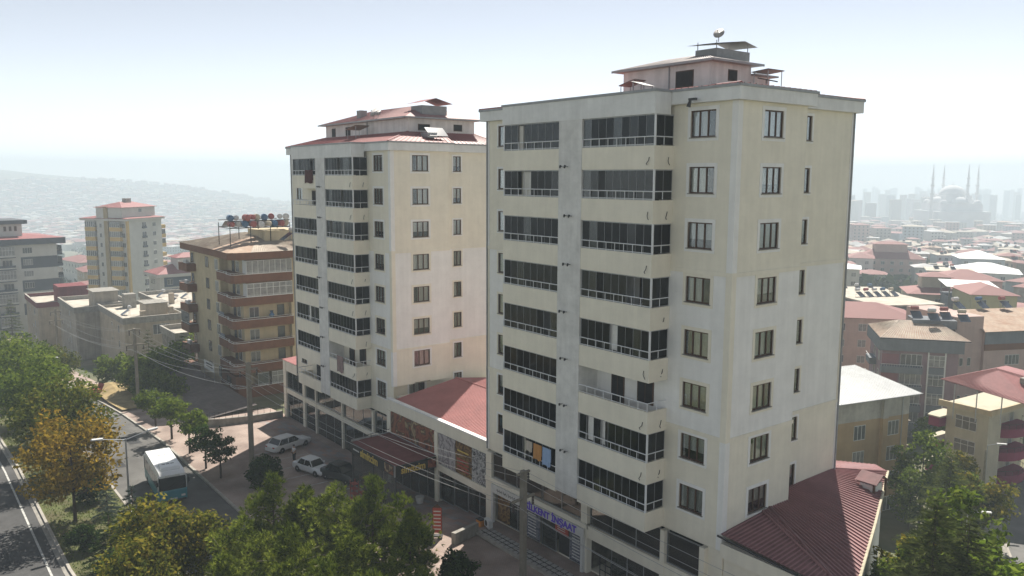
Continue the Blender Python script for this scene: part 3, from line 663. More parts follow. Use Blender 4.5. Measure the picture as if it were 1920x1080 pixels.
# ---- low shop building between the towers
b2 = thing('shop_building', 'low cream shop building between the two towers, with red sheet roof and picture panels', 'shop')
mb = MB(M_BEIGE); zf = lambda p: S(p[0])-.3
mb.box(-37.3, -21.9, 0, .3, 4.95, 5.95)
for x0, x1 in ((-37.4, -36.75), (-29.35, -28.85), (-21.4, -21.3)): mb.box(x0, x1, -.12, .3, -2.2, 4.95)
mb.box(-28.85, -21.4, -.14, .3, 1.75, 2.3); mb.box(-36.75, -29.35, -.02, .3, 2.2, 2.75)
mb.build('wall', b2); MB(M_BEIGE).box(-37.2, -21.9, 13.6, 13.9, -2.2, 5.9).build('back_wall', b2)
MB(M_SHOPIN).box(-36.7, -22, 4, 4.1, -2, 5.0).box(-36.7, -22, .4, 4, 1.9, 2.0).box(-29.2, -29.1, .3, 4, -2, 5).build('inner_wall', b2)
MB(M_CONC).prism([(-37, .4), (-21.9, .4), (-21.9, 13.5), (-37, 13.5)], -2.3, lambda p: S(p[0])+.12).build('shop_floor', b2)
MB(M_FASCIA).box(-37.45, -22.0, -.1, .32, 5.95, 6.05).build('parapet_coping', b2)
rf = MB(M_RED).poly([(-37.0, .3, 5.85), (-22.05, .3, 5.85), (-22.05, 7.2, 6.9), (-37.0, 7.2, 6.9)]).poly([(-37.0, 7.2, 6.9), (-22.05, 7.2, 6.9), (-22.05, 13.7, 6.0), (-37.0, 13.7, 6.0)]).build('roof', b2)
rb = MB(M_REDL); ribs(rb, (-37.0, .3, 5.85), (-22.05, .3, 5.85), (-22.05, 7.2, 6.9), (-37.0, 7.2, 6.9), 60); ribs(rb, (-37.0, 7.2, 6.9), (-22.05, 7.2, 6.9), (-22.05, 13.7, 6.0), (-37.0, 13.7, 6.0), 60); rb.tube((-37, 7.2, 6.92), (-22.1, 7.2, 6.92), .09, n=6)
rb.build('roof_ribs', rf, kind='stuff')
for x0, x1, m in ((-36.7, -33.3, PR_FOOD), (-33.25, -29.4, PR_FOOD)): MB(m).box(x0, x1, -.06, -.005, 2.78, 4.93).build('picture_panel', b2)
for x0, x1, m in ((-28.8, -26.3, PR_ROOM), (-26.25, -24.0, PR_DARK), (-23.95, -21.45, PR_SPOT)): MB(m).box(x0, x1, -.06, .28, 2.34, 4.93).build('picture_panel', b2)
for z in (4.2, 3.5, 3.2, 2.9, 2.65): MB(M_YEL if z > 4 else M_REDS).box(-26.0, -24.4, -.068, -.06, z, z+.12).build('text_line', b2)
panes(b2, -28.8, -26.6, -.75, 1.7, .05, 1); panes(b2, -26.5, -24.6, -.6, 1.7, .05, 1); panes(b2, -24.5, -21.5, -.35, 1.7, .05, 2)
for x, m, s_ in ((-28.2, M_CURT[2], .5), (-27.0, M_CURT[3], .35), (-24.3, M_CURT[2], .3), (-21.8, M_CURT[0], .3)):       # draped curtains on show
    cm = MB(m); zb = S(x)+.2
    for i in range(8):
        a, b = x-s_+2*s_*i/8, x-s_+2*s_*(i+1)/8; q0, q1 = .35+.06*(i % 2), .35+.06*((i+1) % 2)
        cm.poly([(a*.55+x*.45, q0, zb), (b*.55+x*.45, q1, zb), (b, q1, 1.6), (a, q0, 1.6)])
    cm.build('display_curtain', b2)
MB(M_REDS).box(-28.4, -27.2, .2, .22, .9, 1.15).build('sale_strip', b2); MB(M_REDS).box(-23.6, -22.4, .2, .22, .5, .75).build('sale_strip', b2)
panes(b2, -36.6, -29.5, -1.6, 2.15, .2, 5)
# ---- black canopy of the bakery
cn = thing('shop_canopy', 'black canopy with maroon top and yellow lettering, in front of the low shop building', 'canopy')
X0, X1, Y0, ZT_, ZB_ = -36.9, -29.1, -4.0, 2.83, 1.93
mb = MB(mat('maroon_canvas', (.14, .035, .035), .85, .2, 1.5, .2, 30)).poly([(X0, -.13, 2.93), (X0, Y0, 2.80), (X1, Y0, 2.80), (X1, -.13, 2.93)]); mb.poly([(X1, -.13, 2.90), (X1, Y0, 2.76), (X0, Y0, 2.76), (X0, -.13, 2.90)])
mb.build('canopy_top', cn)
MB(M_GUT).box(X0-.05, X1+.05, -.13, .0, 2.86, 2.98).box(X0-.08, X0, Y0, -.13, 2.8, 2.99).build('flashing', cn)
f1 = MB(M_SIGNB).box(X0, X1, Y0-.08, Y0, ZB_, ZT_).build('signboard', cn); f2 = MB(M_SIGNB).box(X1, X1+.08, Y0-.08, -.13, ZB_, ZT_).build('signboard', cn)
text(f1, 'simitcim', (-33.4, Y0-.095, 2.36), FRONT, .98, M_YEL, bold=.02, sx=.95)
text(f2, 'simitcim', (X1+.095, -2.35, 2.36), (R(90), 0, R(90)), .84, M_YEL, bold=.02, sx=.82)
MB(PR_FOOD).box(-30.7, -29.25, Y0-.092, Y0-.08, 2.02, 2.74).build('food_picture', f1); MB(PR_FOOD).box(X1+.08, X1+.092, -.95, -.2, 2.02, 2.74).build('food_picture', f2)
MB(M_SIGNW).box(-36.3, -35.2, Y0-.092, Y0-.08, 2.3, 2.42).build('small_line', f1)
MB(M_STEEL).box(X1-.02, X1+.1, Y0-.1, Y0-.0, ZB_, ZT_+.02).build('corner_trim', cn)
for x, y in ((X0+.1, Y0+.1), (X1-.1, Y0+.1), ((X0+X1)/2, Y0+.1)): MB(M_IRON).box(x-.05, x+.05, y-.05, y+.05, S(x), 2.75).build('post', cn)
MB(M_IRON).tube((X0, Y0, 3.05), (X0, -.1, 3.25), .03).tube((X0, Y0, 2.8), (X0, Y0, 3.05), .03).tube((X0, -2, 2.85), (X0, -2, 3.15), .03).build('side_rail', cn)
M_GL2 = glass('canopy_glass', (.7, .74, .74), .08, (.02, .02, .02), .85)
for x in (X0+.2, -34.9, -33.0, -31.1): MB(M_GL2).box(x, x+1.75, Y0+.09, Y0+.11, -1.0, 1.9).build('wind_screen', cn)
# goods under the canopy: two red racks, a white crate and white table
for i, (x, y) in enumerate(((-36.2, -3.2), (-35.2, -4.6))):
    mb = MB(M_REDS).box(x-.35, x+.35, y-.3, y+.3, S(x), S(x)+.12)
    for z in (.5, .95, 1.4): mb.box(x-.33, x+.33, y-.25, y+.25, S(x)+z, S(x)+z+.05)
    for sx in (-.33, .29):
        for sy in (-.25, .21): mb.box(x+sx, x+sx+.04, y+sy, y+sy+.04, S(x)+.12, S(x)+1.7)
    tag(mb.build('red_rack'), ('red display rack just under the left end of the black canopy', 'red display rack standing out in front of the canopy\'s left post')[i], 'rack')
def bin_round(x, y, z, r, h, m, name, label, cat):
    o = MB(m).lathe([(r*.8, 0), (r, h*.8), (r*1.08, h*.82), (r*1.08, h)], (x, y, z), 14).build(name, smooth=False); return tag(o, label, cat)
bin_round(-29.8, -1.3, S(-29.8)+.02, .35, .55, M_SIGNW, 'planter_tub', 'white round tub on the paving beside the canopy\'s right end', 'tub')
# ---- base of the far tower
b3_ = thing('shop_arcade', 'cream two-storey glazed shop base under the far tower, beside the parked cars', 'shop')
yb = .916; mb = MB(M_BEIGE); G2 = -2.05
mb.box(-60, -37.9, yb+.25, yb+12.6, 3.65, 3.86)
mb.box(-63.7, -37.5, yb-.1, yb+.3, .95, 1.5); mb.box(-63.7, -59.9, yb-.1, yb+.3, 3.55, 4.75)
for x0, x1 in ((-63.7, -62.95), (-58.3, -57.7), (-55.0, -54.75), (-48.6, -48.3), (-42.0, -41.65), (-38.8, -37.5)): mb.box(x0, x1, yb-.16, yb+.3, G2-.4, 3.65 if x0 > -60 else 4.7)
mb.box(-63.7, -63.4, yb+.3, 13.4, G2-.4, 4.75); mb.box(-63.7, -60, yb+.3, 13.4, 4.6, 4.75); mb.box(-63.4, -37.9, yb+.3, 13.3, G2-.5, G2+.05)
mb.box(-37.8, -37.5, yb+.3, 13.3, G2, 5.9)
mb.build('wall', b3_)
MB(M_RED).poly([(-63.85, yb-.2, 4.8), (-59.9, yb-.2, 4.8), (-59.9, 13.5, 5.6), (-63.85, 13.5, 5.6)]).poly([(-63.85, 13.5, 5.5), (-59.9, 13.5, 5.5), (-59.9, yb-.2, 4.76), (-63.85, yb-.2, 4.76)]).build('roof', b3_)
MB(M_SHOPIN).box(-63.3, -38, yb+4, yb+4.1, G2, 3.6).box(-63.3, -38, yb+.5, yb+4, 1.1, 1.2).box(-50, -49.9, yb+.5, yb+4, G2, 3.6).build('inner_wall', b3_)
for x0, x1, n in ((-62.9, -58.35, 3), (-57.65, -55.05, 1), (-54.7, -48.65, 3), (-48.25, -42.05, 3), (-41.6, -38.85, 2)):
    panes(b3_, x0, x1, 1.55, 3.62, yb+.05, n); panes(b3_, x0, x1, G2+.08, .92, yb+.05, n)
# ---- wing of the near tower at the right, with a hip of red sheet
wg = thing('side_wing', 'low wing with dark red sheet roof against the right side of the nearest tower', 'annex')
c0, c1, c2, c3 = (0.02, -.05), (7.75, -.05), (.35, 17.4), (-6, 17.4)
mb = MB(M_BEIGE); mb.prism([(.02, .25), (7.3, .25), (.0, 16.9), (-.95, 16.9), (-.95, 12.8), (-.95, 6.2), (.02, 6.2)], -12.2, 5.85); mb.build('wall', wg)
MB(M_FASCIA).prism([(7.3, .26), (7.42, .26), (.12, 16.95), (.0, 16.95)], -12.2, 5.9).build('rendered_flank', wg)
MB(M_BEIGE).box(.02, 7.6, -.12, .25, 5.2, 6.0).build('front_beam', wg)
ze, zw = 6.05, 7.05
hipA = (0.02, 4.3, zw-.1); A0 = (0.02, -.15, ze+.5); E0 = (7.85, -.15, ze); Ef = (.1, 17.6, ze+.15); W1 = (.02, YS, zw); W2 = (-RC+.01, YS, zw+.1); W3 = (-RC+.01, LB, zw+.12); K = (-1.2, 18.4, ze+.1); K0 = (-4.5, LB+.3, zw-.1)
w0 = Vector((-RC+.01, 4.0, zw-.02)); w3 = Vector(W3); Ev = Vector(E0); Fv = Vector(Ef); NR = 44
rf = MB(M_MROOF).poly([A0, E0, hipA]).poly([W3, Ef, K, K0]).tube(hipA, E0, .11, n=6).tube(W3, Ef, .09, n=6)
rb = MB(M_MRIB)
for i in range(NR):                                   # sheets and ribs run down the slope towards the oblique eave
    rf.poly([w0.lerp(w3, i/NR), Ev.lerp(Fv, i/NR), Ev.lerp(Fv, (i+1)/NR), w0.lerp(w3, (i+1)/NR)])
    t = (i+.5)/NR; p = w0.lerp(w3, t); q = Ev.lerp(Fv, t); e = Vector((0, .07, 0)); hN = Vector((0, 0, .08))
    rb.poly([p-e, q-e, q-e*.5+hN, p-e*.5+hN]); rb.poly([p-e*.5+hN, q-e*.5+hN, q+e*.5+hN, p+e*.5+hN]); rb.poly([p+e*.5+hN, q+e*.5+hN, q+e, p+e])
rf = rf.build('roof', wg)
ribs(rb, A0, E0, tuple(Vector(hipA).lerp(Ev, .98)), hipA, 30); ribs(rb, W3, Ef, K, K0, 18)
rb.build('roof_ribs', rf, kind='stuff')
MB(M_IRON).path([(-.05, -.3, ze+.42), (7.95, -.3, ze-.08)], .06).build('gutter', wg); MB(mat('cream_gutter', (.55, .50, .36), .6, .15, 2)).path([E0, (Ev+Fv)/2+Vector((.06, .03, 0)), Ef], .09, 7).build('gutter', wg)
# dormer vent on the wing roof
DX, DY = at_z(1634, 908, 6.6).x-2.45, at_z(1634, 908, 6.6).y-11.75
dv = MB(M_FASCIA).box(2.0, 2.85, 11.15, 12.35, 5.9, 6.75).build('vent_dormer', wg, (DX, DY, 0))
ga, gb_, gc = (1.75, 3.2), (10.95, 11.75, 12.55), (6.92, 7.4)
MB(M_MROOF).poly([(ga[0], gb_[0], gc[0]), (ga[1], gb_[0], gc[0]), (ga[1], gb_[1], gc[1]), (ga[0], gb_[1], gc[1])]).poly([(ga[0], gb_[1], gc[1]), (ga[1], gb_[1], gc[1]), (ga[1], gb_[2], gc[0]), (ga[0], gb_[2], gc[0])]).poly([(ga[1], gb_[0], gc[0]-.05), (ga[0], gb_[0], gc[0]-.05), (ga[0], gb_[1], gc[1]-.05), (ga[1], gb_[1], gc[1]-.05)]).poly([(ga[1], gb_[1], gc[1]-.05), (ga[0], gb_[1], gc[1]-.05), (ga[0], gb_[2], gc[0]-.05), (ga[1], gb_[2], gc[0]-.05)]).m(M_BROWN).poly([(2.8, 11.15, 6.95), (2.8, 12.35, 6.95), (2.8, 11.75, 7.3)]).build('vent_roof', dv)
for x, y in ((3.0, 11.05), (3.0, 12.45)): MB(M_BROWN).box(x-.06, x+.06, y-.06, y+.06, 5.9, 6.95).build('vent_post', dv)
# ---- forecourt bits
rp_ = MB(M_CONC).prism([(-20.3, -2.2), (-20.0, -2.2), (-19.5, -4.6), (-19.85, -4.7)], S(-20)-.1, .75); tag(rp_.build('ramp_wall'), 'short pale concrete ramp wall on the paving near the grating', 'wall')
gr = thing('drain_grating', 'long dark grating strip along the foot of the nearest shops', 'grating')
MB(M_KERB).box(-20.2, -9, -2.55, -2.3, 0, .16).build('edging', gr); MB(M_DARK).box(-20.2, -9, -2.3, -1.0, .013, .02).build('pit', gr)
tile = MB(mat('pale_slab', (.42, .40, .37), .9, .15, 2)).box(-.205, .205, -.155, .155, 0, .05).mesh('slab')
for i in range(21):
    for j in range(3): put('slab', tile, gr, (-19.9+i*.52, -2.08+j*.43, .02))
ac = thing('air_conditioner', 'white air conditioner unit standing on the paving beside an orange box', 'air conditioner', (-20.3, -1.1, .02), R(-10))
MB(M_SIGNW).box(-.4, .4, -.16, .16, .05, .62).build('casing', ac); MB(M_IRON).lathe([(.22, 0), (.22, .02)], (-.1, -.165, .33), 14, 'y').build('fan_grille', ac); MB(M_IRON).box(-.35, -.25, -.16, .16, 0, .05).box(.25, .35, -.16, .16, 0, .05).build('feet', ac)
bx = thing('orange_crate', 'small orange crate between the white air conditioner and the shop window', 'crate', (-21.2, -1.2, S(-21.2)+.02))
MB(mat('orange_plastic', (.62, .24, .04), .5, .1, 3)).box(-.28, .28, -.2, .2, 0, .5).build('body', bx); MB(M_IRON).box(-.3, .3, -.22, .22, .5, .56).build('lid', bx)
# ------------------------------------------------------------------ neighbouring buildings
M_PVC = mat('white_pvc', (.66, .66, .64), .5, .06, 3)
M_PANE = mat('far_pane', (.045, .05, .055), .12, .3, .8, spec=.7, col2=(.12, .13, .13))
M_PANE2 = mat('far_pane_curtained', (.30, .30, .28), .3, .3, 1.5, spec=.5, col2=(.14, .14, .14))
def fw_mesh(w, h, n, fr, pm, mid=False):
    def f():
        t = .05 if w < 2.5 else .06; mb = MB(fr); mb.box(-w/2, w/2, -.05, .02, 0, t).box(-w/2, w/2, -.05, .02, h-t, h)
        for i in range(n+1): x = -w/2+w*i/n; mb.box(max(-w/2, x-t/2), min(w/2, x+t/2), -.05, .02, t, h-t)
        if mid: mb.box(-w/2+t/2, w/2-t/2, -.045, .018, h*.62, h*.62+t)
        mb.m(pm).box(-w/2+t/2, w/2-t/2, -.025, .01, t/2, h-t/2); return mb.mesh('window')
    return shared(('fw', w, h, n, fr.name, pm.name, mid), f)
def fwin(par, face, u, z, w=1.3, h=1.4, n=2, fr=None, pm=None, off=0, mid=False):
    """window on a flat wall: face A looks along -y (u = x), face B along +x (u = y); off = the wall's other coordinate"""
    me = fw_mesh(w, h, n, fr or M_PVC, pm or (M_PANE2 if rnd.random() < .35 else M_PANE), mid)
    return put('window', me, par, (u, off-.01, z) if face == 'A' else (off+.01, u, z), 0 if face == 'A' else R(90))
def tank(par, x, y, z, m, ang=0, L=1.15, r=.32):
    """roof water heater: tank on a stand with a sloping panel"""
    o = put('water_tank', shared(('tk', m.name, L, r), lambda: MB(m).lathe([(r*.5, -L/2-.05), (r, -L/2+.05), (r, L/2-.05), (r*.5, L/2+.05)], (0, 0, 0), 12, 'x').mesh('water_tank')), par, (x, y, z), ang)
    return o
TK = [mat('tank_%s' % n_, c, .45, .12, 3) for n_, c in (('blue', (.07, .14, .24)), ('red', (.33, .10, .09)), ('white', (.55, .55, .54)), ('cream', (.50, .44, .34)))]
def heater(par, x, y, z, m, rz=0):
    o = put('solar_heater', shared('hs', lambda: MB(M_STEEL).tube((-.5, 0, 0), (-.5, 0, 1.3), .03, n=4).tube((.5, 0, 0), (.5, 0, 1.3), .03, n=4).tube((-.5, -1.3, 0), (-.5, 0, 1.0), .025, n=4).tube((.5, -1.3, 0), (.5, 0, 1.0), .025, n=4).m(MATS['solar_panel']).poly([(-.8, -1.5, .1), (.8, -1.5, .1), (.8, -.1, 1.05), (-.8, -.1, 1.05)]).mesh('solar_heater')), par, (x, y, z), rz)
    tank(o, 0, .1, 1.5, m); return o
# ---- cream building with brown balconies
M_CREAM = mat('cream_render', (.56, .47, .31), .9, .12, .6, .2, 40, stain=.08)
M_TERRA = mat('brown_band', (.20, .095, .055), .85, .15, .8, .2, 30, stain=.08)
M_SHEET = mat('worn_sheet', (.52, .46, .37), .6, .25, .7, stain=.15, col2=(.36, .28, .22))
M_RUST = mat('rust_sheet', (.34, .20, .13), .75, .3, .5, stain=.15, col2=(.46, .36, .27))
br = thing('balcony_block', 'cream apartment block with brown curved balconies and many coloured roof tanks', 'apartment block', (-79, .7, -3.3))
ZE = 19.4                                                       # eave above the block's base
mb = MB(M_CREAM); mb.box(-20.5, -7.2, .5, 14, 0, ZE-.6); mb.box(-7.2, -1.5, 1.6, 14, 3.2, ZE-.6); mb.box(-7.2, -1.5, 1.6, 14, 0, 3.2); mb.box(-1.5, -.6, 7.9, 14, 0, ZE-.6); mb.build('wall', br)
mb = MB(M_TERRA).prism([(-22.3, -.4), (-7, -.4), (-.2, -.75), (.5, .2), (.7, 2), (.7, 14.4), (-22.3, 14.4)], ZE-.95, ZE-.05); mb.build('fascia', br)
rf = MB(M_SHEET).poly([(-22.4, -.5, ZE), (-7, -.5, ZE), (-8.5, 6.6, ZE+1.7), (-14, 6.6, ZE+1.7)]).m(M_RUST).poly([(-7, -.5, ZE), (-.1, -.85, ZE), (.6, .2, ZE), (.8, 2, ZE), (-8.5, 6.6, ZE+1.7)]).m(M_SHEET).poly([(.8, 2, ZE), (.8, 14.5, ZE), (-8.5, 6.6, ZE+1.7)]).poly([(.8, 14.5, ZE), (-22.4, 14.5, ZE), (-14, 6.6, ZE+1.7), (-8.5, 6.6, ZE+1.7)]).poly([(-22.4, 14.5, ZE), (-22.4, -.5, ZE), (-14, 6.6, ZE+1.7)]).build('roof', br)
rb = MB(M_SHEET); ribs(rb, (-22.4, -.5, ZE), (-7, -.5, ZE), (-8.5, 6.6, ZE+1.7), (-14, 6.6, ZE+1.7), 40); ribs(rb, (.8, 2, ZE), (.8, 14.5, ZE), (-8.4, 6.7, ZE+1.7), (-8.5, 6.5, ZE+1.7), 40); rb.build('roof_ribs', rf, kind='stuff')
MB(M_CREAM).box(-11, -4.5, 6, 11.5, ZE+.6, ZE+2.4).build('stair_head', br)
MB(M_SHEET).poly([(-2.6, 9.2, ZE+1.6), (-.9, 9.2, ZE+1.3), (-.9, 11.2, ZE+1.3), (-2.6, 11.2, ZE+1.6)]).m(M_DARK).box(-2.4, -1.1, 9.4, 11, ZE+.3, ZE+1.28).build('roof_vent', br)
for k in range(6):
    zb = ZE-4.05-3.03*k-.02; zt_ = zb+1.12                       # brown band of each storey
    pl = [(-7.4, .1), (-6.6, -.15), (-3.4, -.2), (-2.6, -.05), (-2.2, -.35), (-.35, -.35), (0, 0), (.05, 1.6), (.05, 7.9), (-1.5, 7.9), (-1.5, 1.6), (-7.2, 1.6)]
    bo = MB(M_TERRA).prism(pl, zb, zt_).build('balcony', br)
    mb = MB(M_PVC); rim = [(p[0], p[1], zt_+.03) for p in pl[:9]]
    mb.path(rim, .04, 5); mb.path([(p[0], p[1], p[2]+.22) for p in rim], .025, 4)
    for p in rim: mb.tube((p[0], p[1], p[2]-.03), (p[0], p[1], p[2]+.24), .02, n=4)
    mb.build('railing', bo)
    if k in (0, 1):
        put('glazing', fw_mesh(6.2, 1.75, 8 if k == 0 else 7, M_PVC, M_PANE2, k == 1), bo, (-.02, 4.75, zt_+.06), R(90))
        put('glazing_end', MB(M_PVC).box(-1.45, -.05, 1.62, 1.66, zt_+.05, zt_+1.8).mesh('glazing_end'), bo)
    elif k == 5: put('glazing', fw_mesh(3.2, 1.7, 4, M_PVC, M_PANE2, True), bo, (-.02, 6.2, zt_+.06), R(90)); put('glazing', fw_mesh(1.5, 1.7, 1, M_PVC, M_PANE), bo, (-.02, 3.4, zt_+.06), R(90))
    else:
        fwin(bo, 'B', 3.0, zt_+.05, 1.3, 1.4, 2, off=-1.5); fwin(bo, 'B', 6.7, zt_-.4, 1.0, 1.9, 1, M_BROWN, M_PANE, off=-1.5)
        if k == 2: MB(TK[0]).lathe([(.2, 0), (.4, .3), (.15, .7), (.3, .9)], (-.4, 5, zt_+.02), 8).build('potted_plant', bo)
    fwin(bo, 'A', -4.8, zt_-.6, 1.0, 2.1, 1, M_BROWN, M_PANE, off=1.6); fwin(bo, 'A', -3.2, zt_+.1, 1.2, 1.4, 2, off=1.6)
    if k in (2, 3): MB(mat('grey_cloth', (.22, .24, .27), .9, .2, 3)).box(-6.4, -4.6, -.05, 0, zt_+.05, zt_+.6).build('hung_cloth', bo)
    for u in (-12.6, -8.5): fwin(br, 'A', u, zt_-.05, 1.3, 1.5, 2, M_BROWN if u < -10 else M_PVC, off=.5)
    fwin(br, 'B', 9.3, zt_-.1, 1.0, 1.4, 2, M_BROWN, off=-.6)
    lb = MB(M_TERRA).box(-21.9, -17.8, -.85, .5, zb, zt_).build('balcony', br); MB(M_PVC).path([(-21.9, .4, zt_+.2), (-21.9, -.85, zt_+.2), (-17.8, -.85, zt_+.2), (-17.8, .4, zt_+.2)], .03, 4).build('railing', lb)
    fwin(lb, 'A', -19.4, zt_-.5, 1.1, 2.0, 1, M_BROWN, M_PANE, off=.5)
    if k == 3: MB(M_PANE).box(-21.8, -17.9, -.8, -.75, zt_, zt_+1.75).build('glazing', lb)
    if k in (0, 1, 2, 4): MB(TK[2]).box(-20.6, -19.2, -.5, -.1, zt_, zt_+.45).build('stored_box', lb)
MB(M_TERRA).box(-1.55, .0, .0, 7.9, -.5, 1.2).box(-7.2, -1.5, .2, 1.6, -.5, 2.6).build('ground_storey', br)
fwin(br, 'A', -4.2, .1, 1.6, 2.1, 2, M_IRON, M_PANE, off=.2)
# rack of coloured tanks over the roof
fr = MB(M_IRON); x0, x1, y0, y1, zz = -9.0, -4.4, 1.2, 9.6, ZE+2.9
for y in (y0, 4, 6.8, y1):
    for x in (x0, x1): fr.tube((x, y, ZE+.3), (x, y, zz+.6), .06, n=5)
for x in (x0, x1): fr.tube((x, y0, zz), (x, y1, zz), .07, n=5); fr.tube((x, y0, zz+.95), (x, y1, zz+.95), .05, n=5)
for i in range(7): fr.tube((x0, y0+i*1.4, zz), (x1, y0+i*1.4, zz), .05, n=5)
rk = fr.build('tank_rack', br)
for i in range(9):
    for j in range(2):
        m = TK[(0, 2, 1, 1, 3, 0, 1, 2, 2)[i] if j else (1, 2, 0, 1, 2, 3, 0, 1, 3)[i]]
        tank(rk, x1-.5+rnd.uniform(-.5, .5), y0+.3+i*.97+rnd.uniform(-.15, .15), zz+.45+j*.95+rnd.uniform(-.08, .08), m, rnd.uniform(-.5, .5), rnd.choice((1.0, 1.2, 1.35)), rnd.choice((.36, .42, .46)))
for i in range(6): put('solar_panel', shared('spn', lambda: MB(MATS['solar_panel']).box(-.75, .75, -.95, .95, -.03, .03).mesh('solar_panel')), rk, (x1-2.4, y0+.9+i*1.45, zz+.55)).rotation_euler = (0, R(-28), 0)
heater(br, -1.2, 8.5, ZE+1.2, TK[2])
# low brown annex roof and wall in front of that block
an = thing('annex_roof', 'wide dark sheet roof over a low brown-walled annex beside the street trees', 'annex', (-79, .7, -3.6))
MB(M_TERRA).prism([(-18, -7.6), (9.5, -7.6), (13.8, -4.4), (13.5, -3.9), (-18, -3.9)], 0, 1.1).build('wall', an)
M_SLATE = mat('dark_sheet', (.16, .135, .125), .7, .2, .6, stain=.15)
rf = MB(M_SLATE).poly([(-18.3, -7.9, 1.15), (9.8, -7.9, 1.15), (9.8, -1.2, 1.9), (-18.3, -1.2, 1.9)]).poly([(-18.3, -1.2, 1.85), (9.8, -1.2, 1.85), (9.8, -7.9, 1.1), (-18.3, -7.9, 1.1)]).build('roof', an); rb = MB(M_SLATE); ribs(rb, (-18.3, -7.9, 1.15), (9.8, -7.9, 1.15), (9.8, -1.2, 1.9), (-18.3, -1.2, 1.9), 44); rb.build('roof_ribs', rf, kind='stuff')
bnr = thing('cloth_banner', 'white cloth banner with faded lettering tied beside the dark annex roof', 'banner', (-87, -1.2, 0))
MB(M_SIGNW).box(0, 4.2, -.02, .02, -.3, .9).build('cloth', bnr); MB(M_STEEL).tube((0, 0, -2.5), (0, 0, 1), .03).tube((4.2, 0, -2.5), (4.2, 0, 1), .03).build('poles', bnr)
for z in (.5, .15): MB(M_BLK).box(1.0, 3.6, -.03, -.02, z, z+.16).build('letter_row', bnr)
# retaining wall with railing below it
rw = thing('yard_wall', 'low pale yard wall topped by a thin rail, below the brown annex', 'wall')
pts = [(-66, -8.8), (-64.5, -6.6), (-63.6, -3.2), (-63.4, .4)]
for a, b in zip(pts, pts[1:]):
    d = Vector((b[0]-a[0], b[1]-a[1], 0)).normalized(); n_ = Vector((d.y, -d.x, 0))*.15
    MB(M_CONC).prism([(a[0]+n_.x, a[1]+n_.y), (b[0]+n_.x, b[1]+n_.y), (b[0]-n_.x, b[1]-n_.y), (a[0]-n_.x, a[1]-n_.y)], -3, -1.25).build('wall_panel', rw)
    m_ = MB(M_IRON); m_.tube((*a, -.45), (*b, -.45), .025, n=4)
    for i in range(6): t = i/5; m_.tube((a[0]+(b[0]-a[0])*t, a[1]+(b[1]-a[1])*t, -1.25), (a[0]+(b[0]-a[0])*t, a[1]+(b[1]-a[1])*t, -.45), .02, n=4)
    m_.build('rail', rw)
# ---- three old flat-roofed blocks
M_OLD = mat('old_render', (.50, .42, .32), .95, .15, .5, .3, 30, stain=.15)
M_OLD2 = mat('old_render_grey', (.44, .39, .32), .95, .18, .5, .3, 30, stain=.18)
M_MAROON = mat('maroon_render', (.20, .045, .05), .9, .15, .6, stain=.1)
M_ROOFC = mat('pale_screed', (.55, .50, .42), .95, .2, .5)
def flatroof(label, corner, wA, wB, zb, m, par_m, wins, name='old_block'):
    t = thing(name, label, 'building', (corner[0], corner[1], 0)); z = corner[2]
    MB(m).box(-wA, 0, 0, wB, zb, z-1).build('wall', t); MB(M_ROOFC).box(-wA+.1, -.1, .1, wB-.1, z-1, z-.8).build('roof_deck', t)
    p = MB(par_m).box(-wA-.25, .25, -.25, .05, z-1.15, z).box(-wA-.25, .25, wB-.05, wB+.25, z-1.15, z).box(-wA-.25, -wA+.05, .05, wB-.05, z-1.15, z).box(-.05, .25, .05, wB-.05, z-1.15, z).build('parapet', t)
    MB(M_KERB).box(-wA-.28, .28, -.28, .08, z, z+.06).box(-.08, .28, .08, wB, z, z+.06).box(-wA-.28, -wA+.08, .08, wB, z, z+.06).build('coping', t)
    for f, u, zz, w_, h_, n in wins: fwin(t, f, u, z-zz, w_, h_, n, off=0)
    return t
c = at_y(232, 597, -.8); ob1 = flatroof('old beige flat-roofed block nearest the street trees, with one white-framed window', (c.x, c.y, c.z), 22, 10.5, -14, M_OLD, M_CONC, [('A', -4.5, 3.4, .9, 1.5, 2), ('A', -4.5, 6.3, .9, 1.4, 2), ('A', -10, 2.7, .6, .7, 1), ('B', 6.5, 3.6, 3.0, 1.9, 4), ('A', -10, 5.6, .5, .6, 1), ('A', -4.5, 9.2, .9, 1.4, 2)])
MB(M_OLD).box(-7, -2.5, 4.5, 8.5, c.z-.8, c.z+1.9).m(M_CONC).box(-7.3, -2.2, 4.2, 8.8, c.z+1.9, c.z+2.05).build('stair_head', ob1); MB(M_OLD).box(-1.8, -.9, 3.2, 4.1, c.z-.8, c.z+.9).build('chimney', ob1); MB(M_OLD).box(-2.0, -1.2, 8.4, 9.2, c.z-.8, c.z+1.2).build('chimney', ob1)
heater(ob1, -9, 3, c.z-.8, TK[2])
c = at_d(140, 577, 166); ob2 = flatroof('old grey-beige flat-roofed block in the middle of three, behind the trees', tuple(c), 18, 11, -16, M_OLD2, M_CONC, [('A', -6, 5.2, 1.0, 1.5, 2), ('A', -9, 5.4, .5, .7, 1), ('A', -6, 8.2, 1.0, 1.5, 2), ('A', -9, 8.4, .5, .7, 1), ('A', -6, 11.2, 1.0, 1.5, 2), ('A', -6, 2.4, 1.0, 1.2, 2)])
MB(M_OLD2).box(-7.5, -1.5, 4, 8.5, c.z-.8, c.z+2.6).m(M_CONC).box(-7.8, -1.2, 3.7, 8.8, c.z+2.6, c.z+2.75).build('stair_head', ob2); MB(M_CONC).box(1.5, 3.8, 8.6, 10.8, c.z-.8, c.z+2.4).build('chimney', ob2); heater(ob2, -1, 9.7, c.z-.6, TK[2])
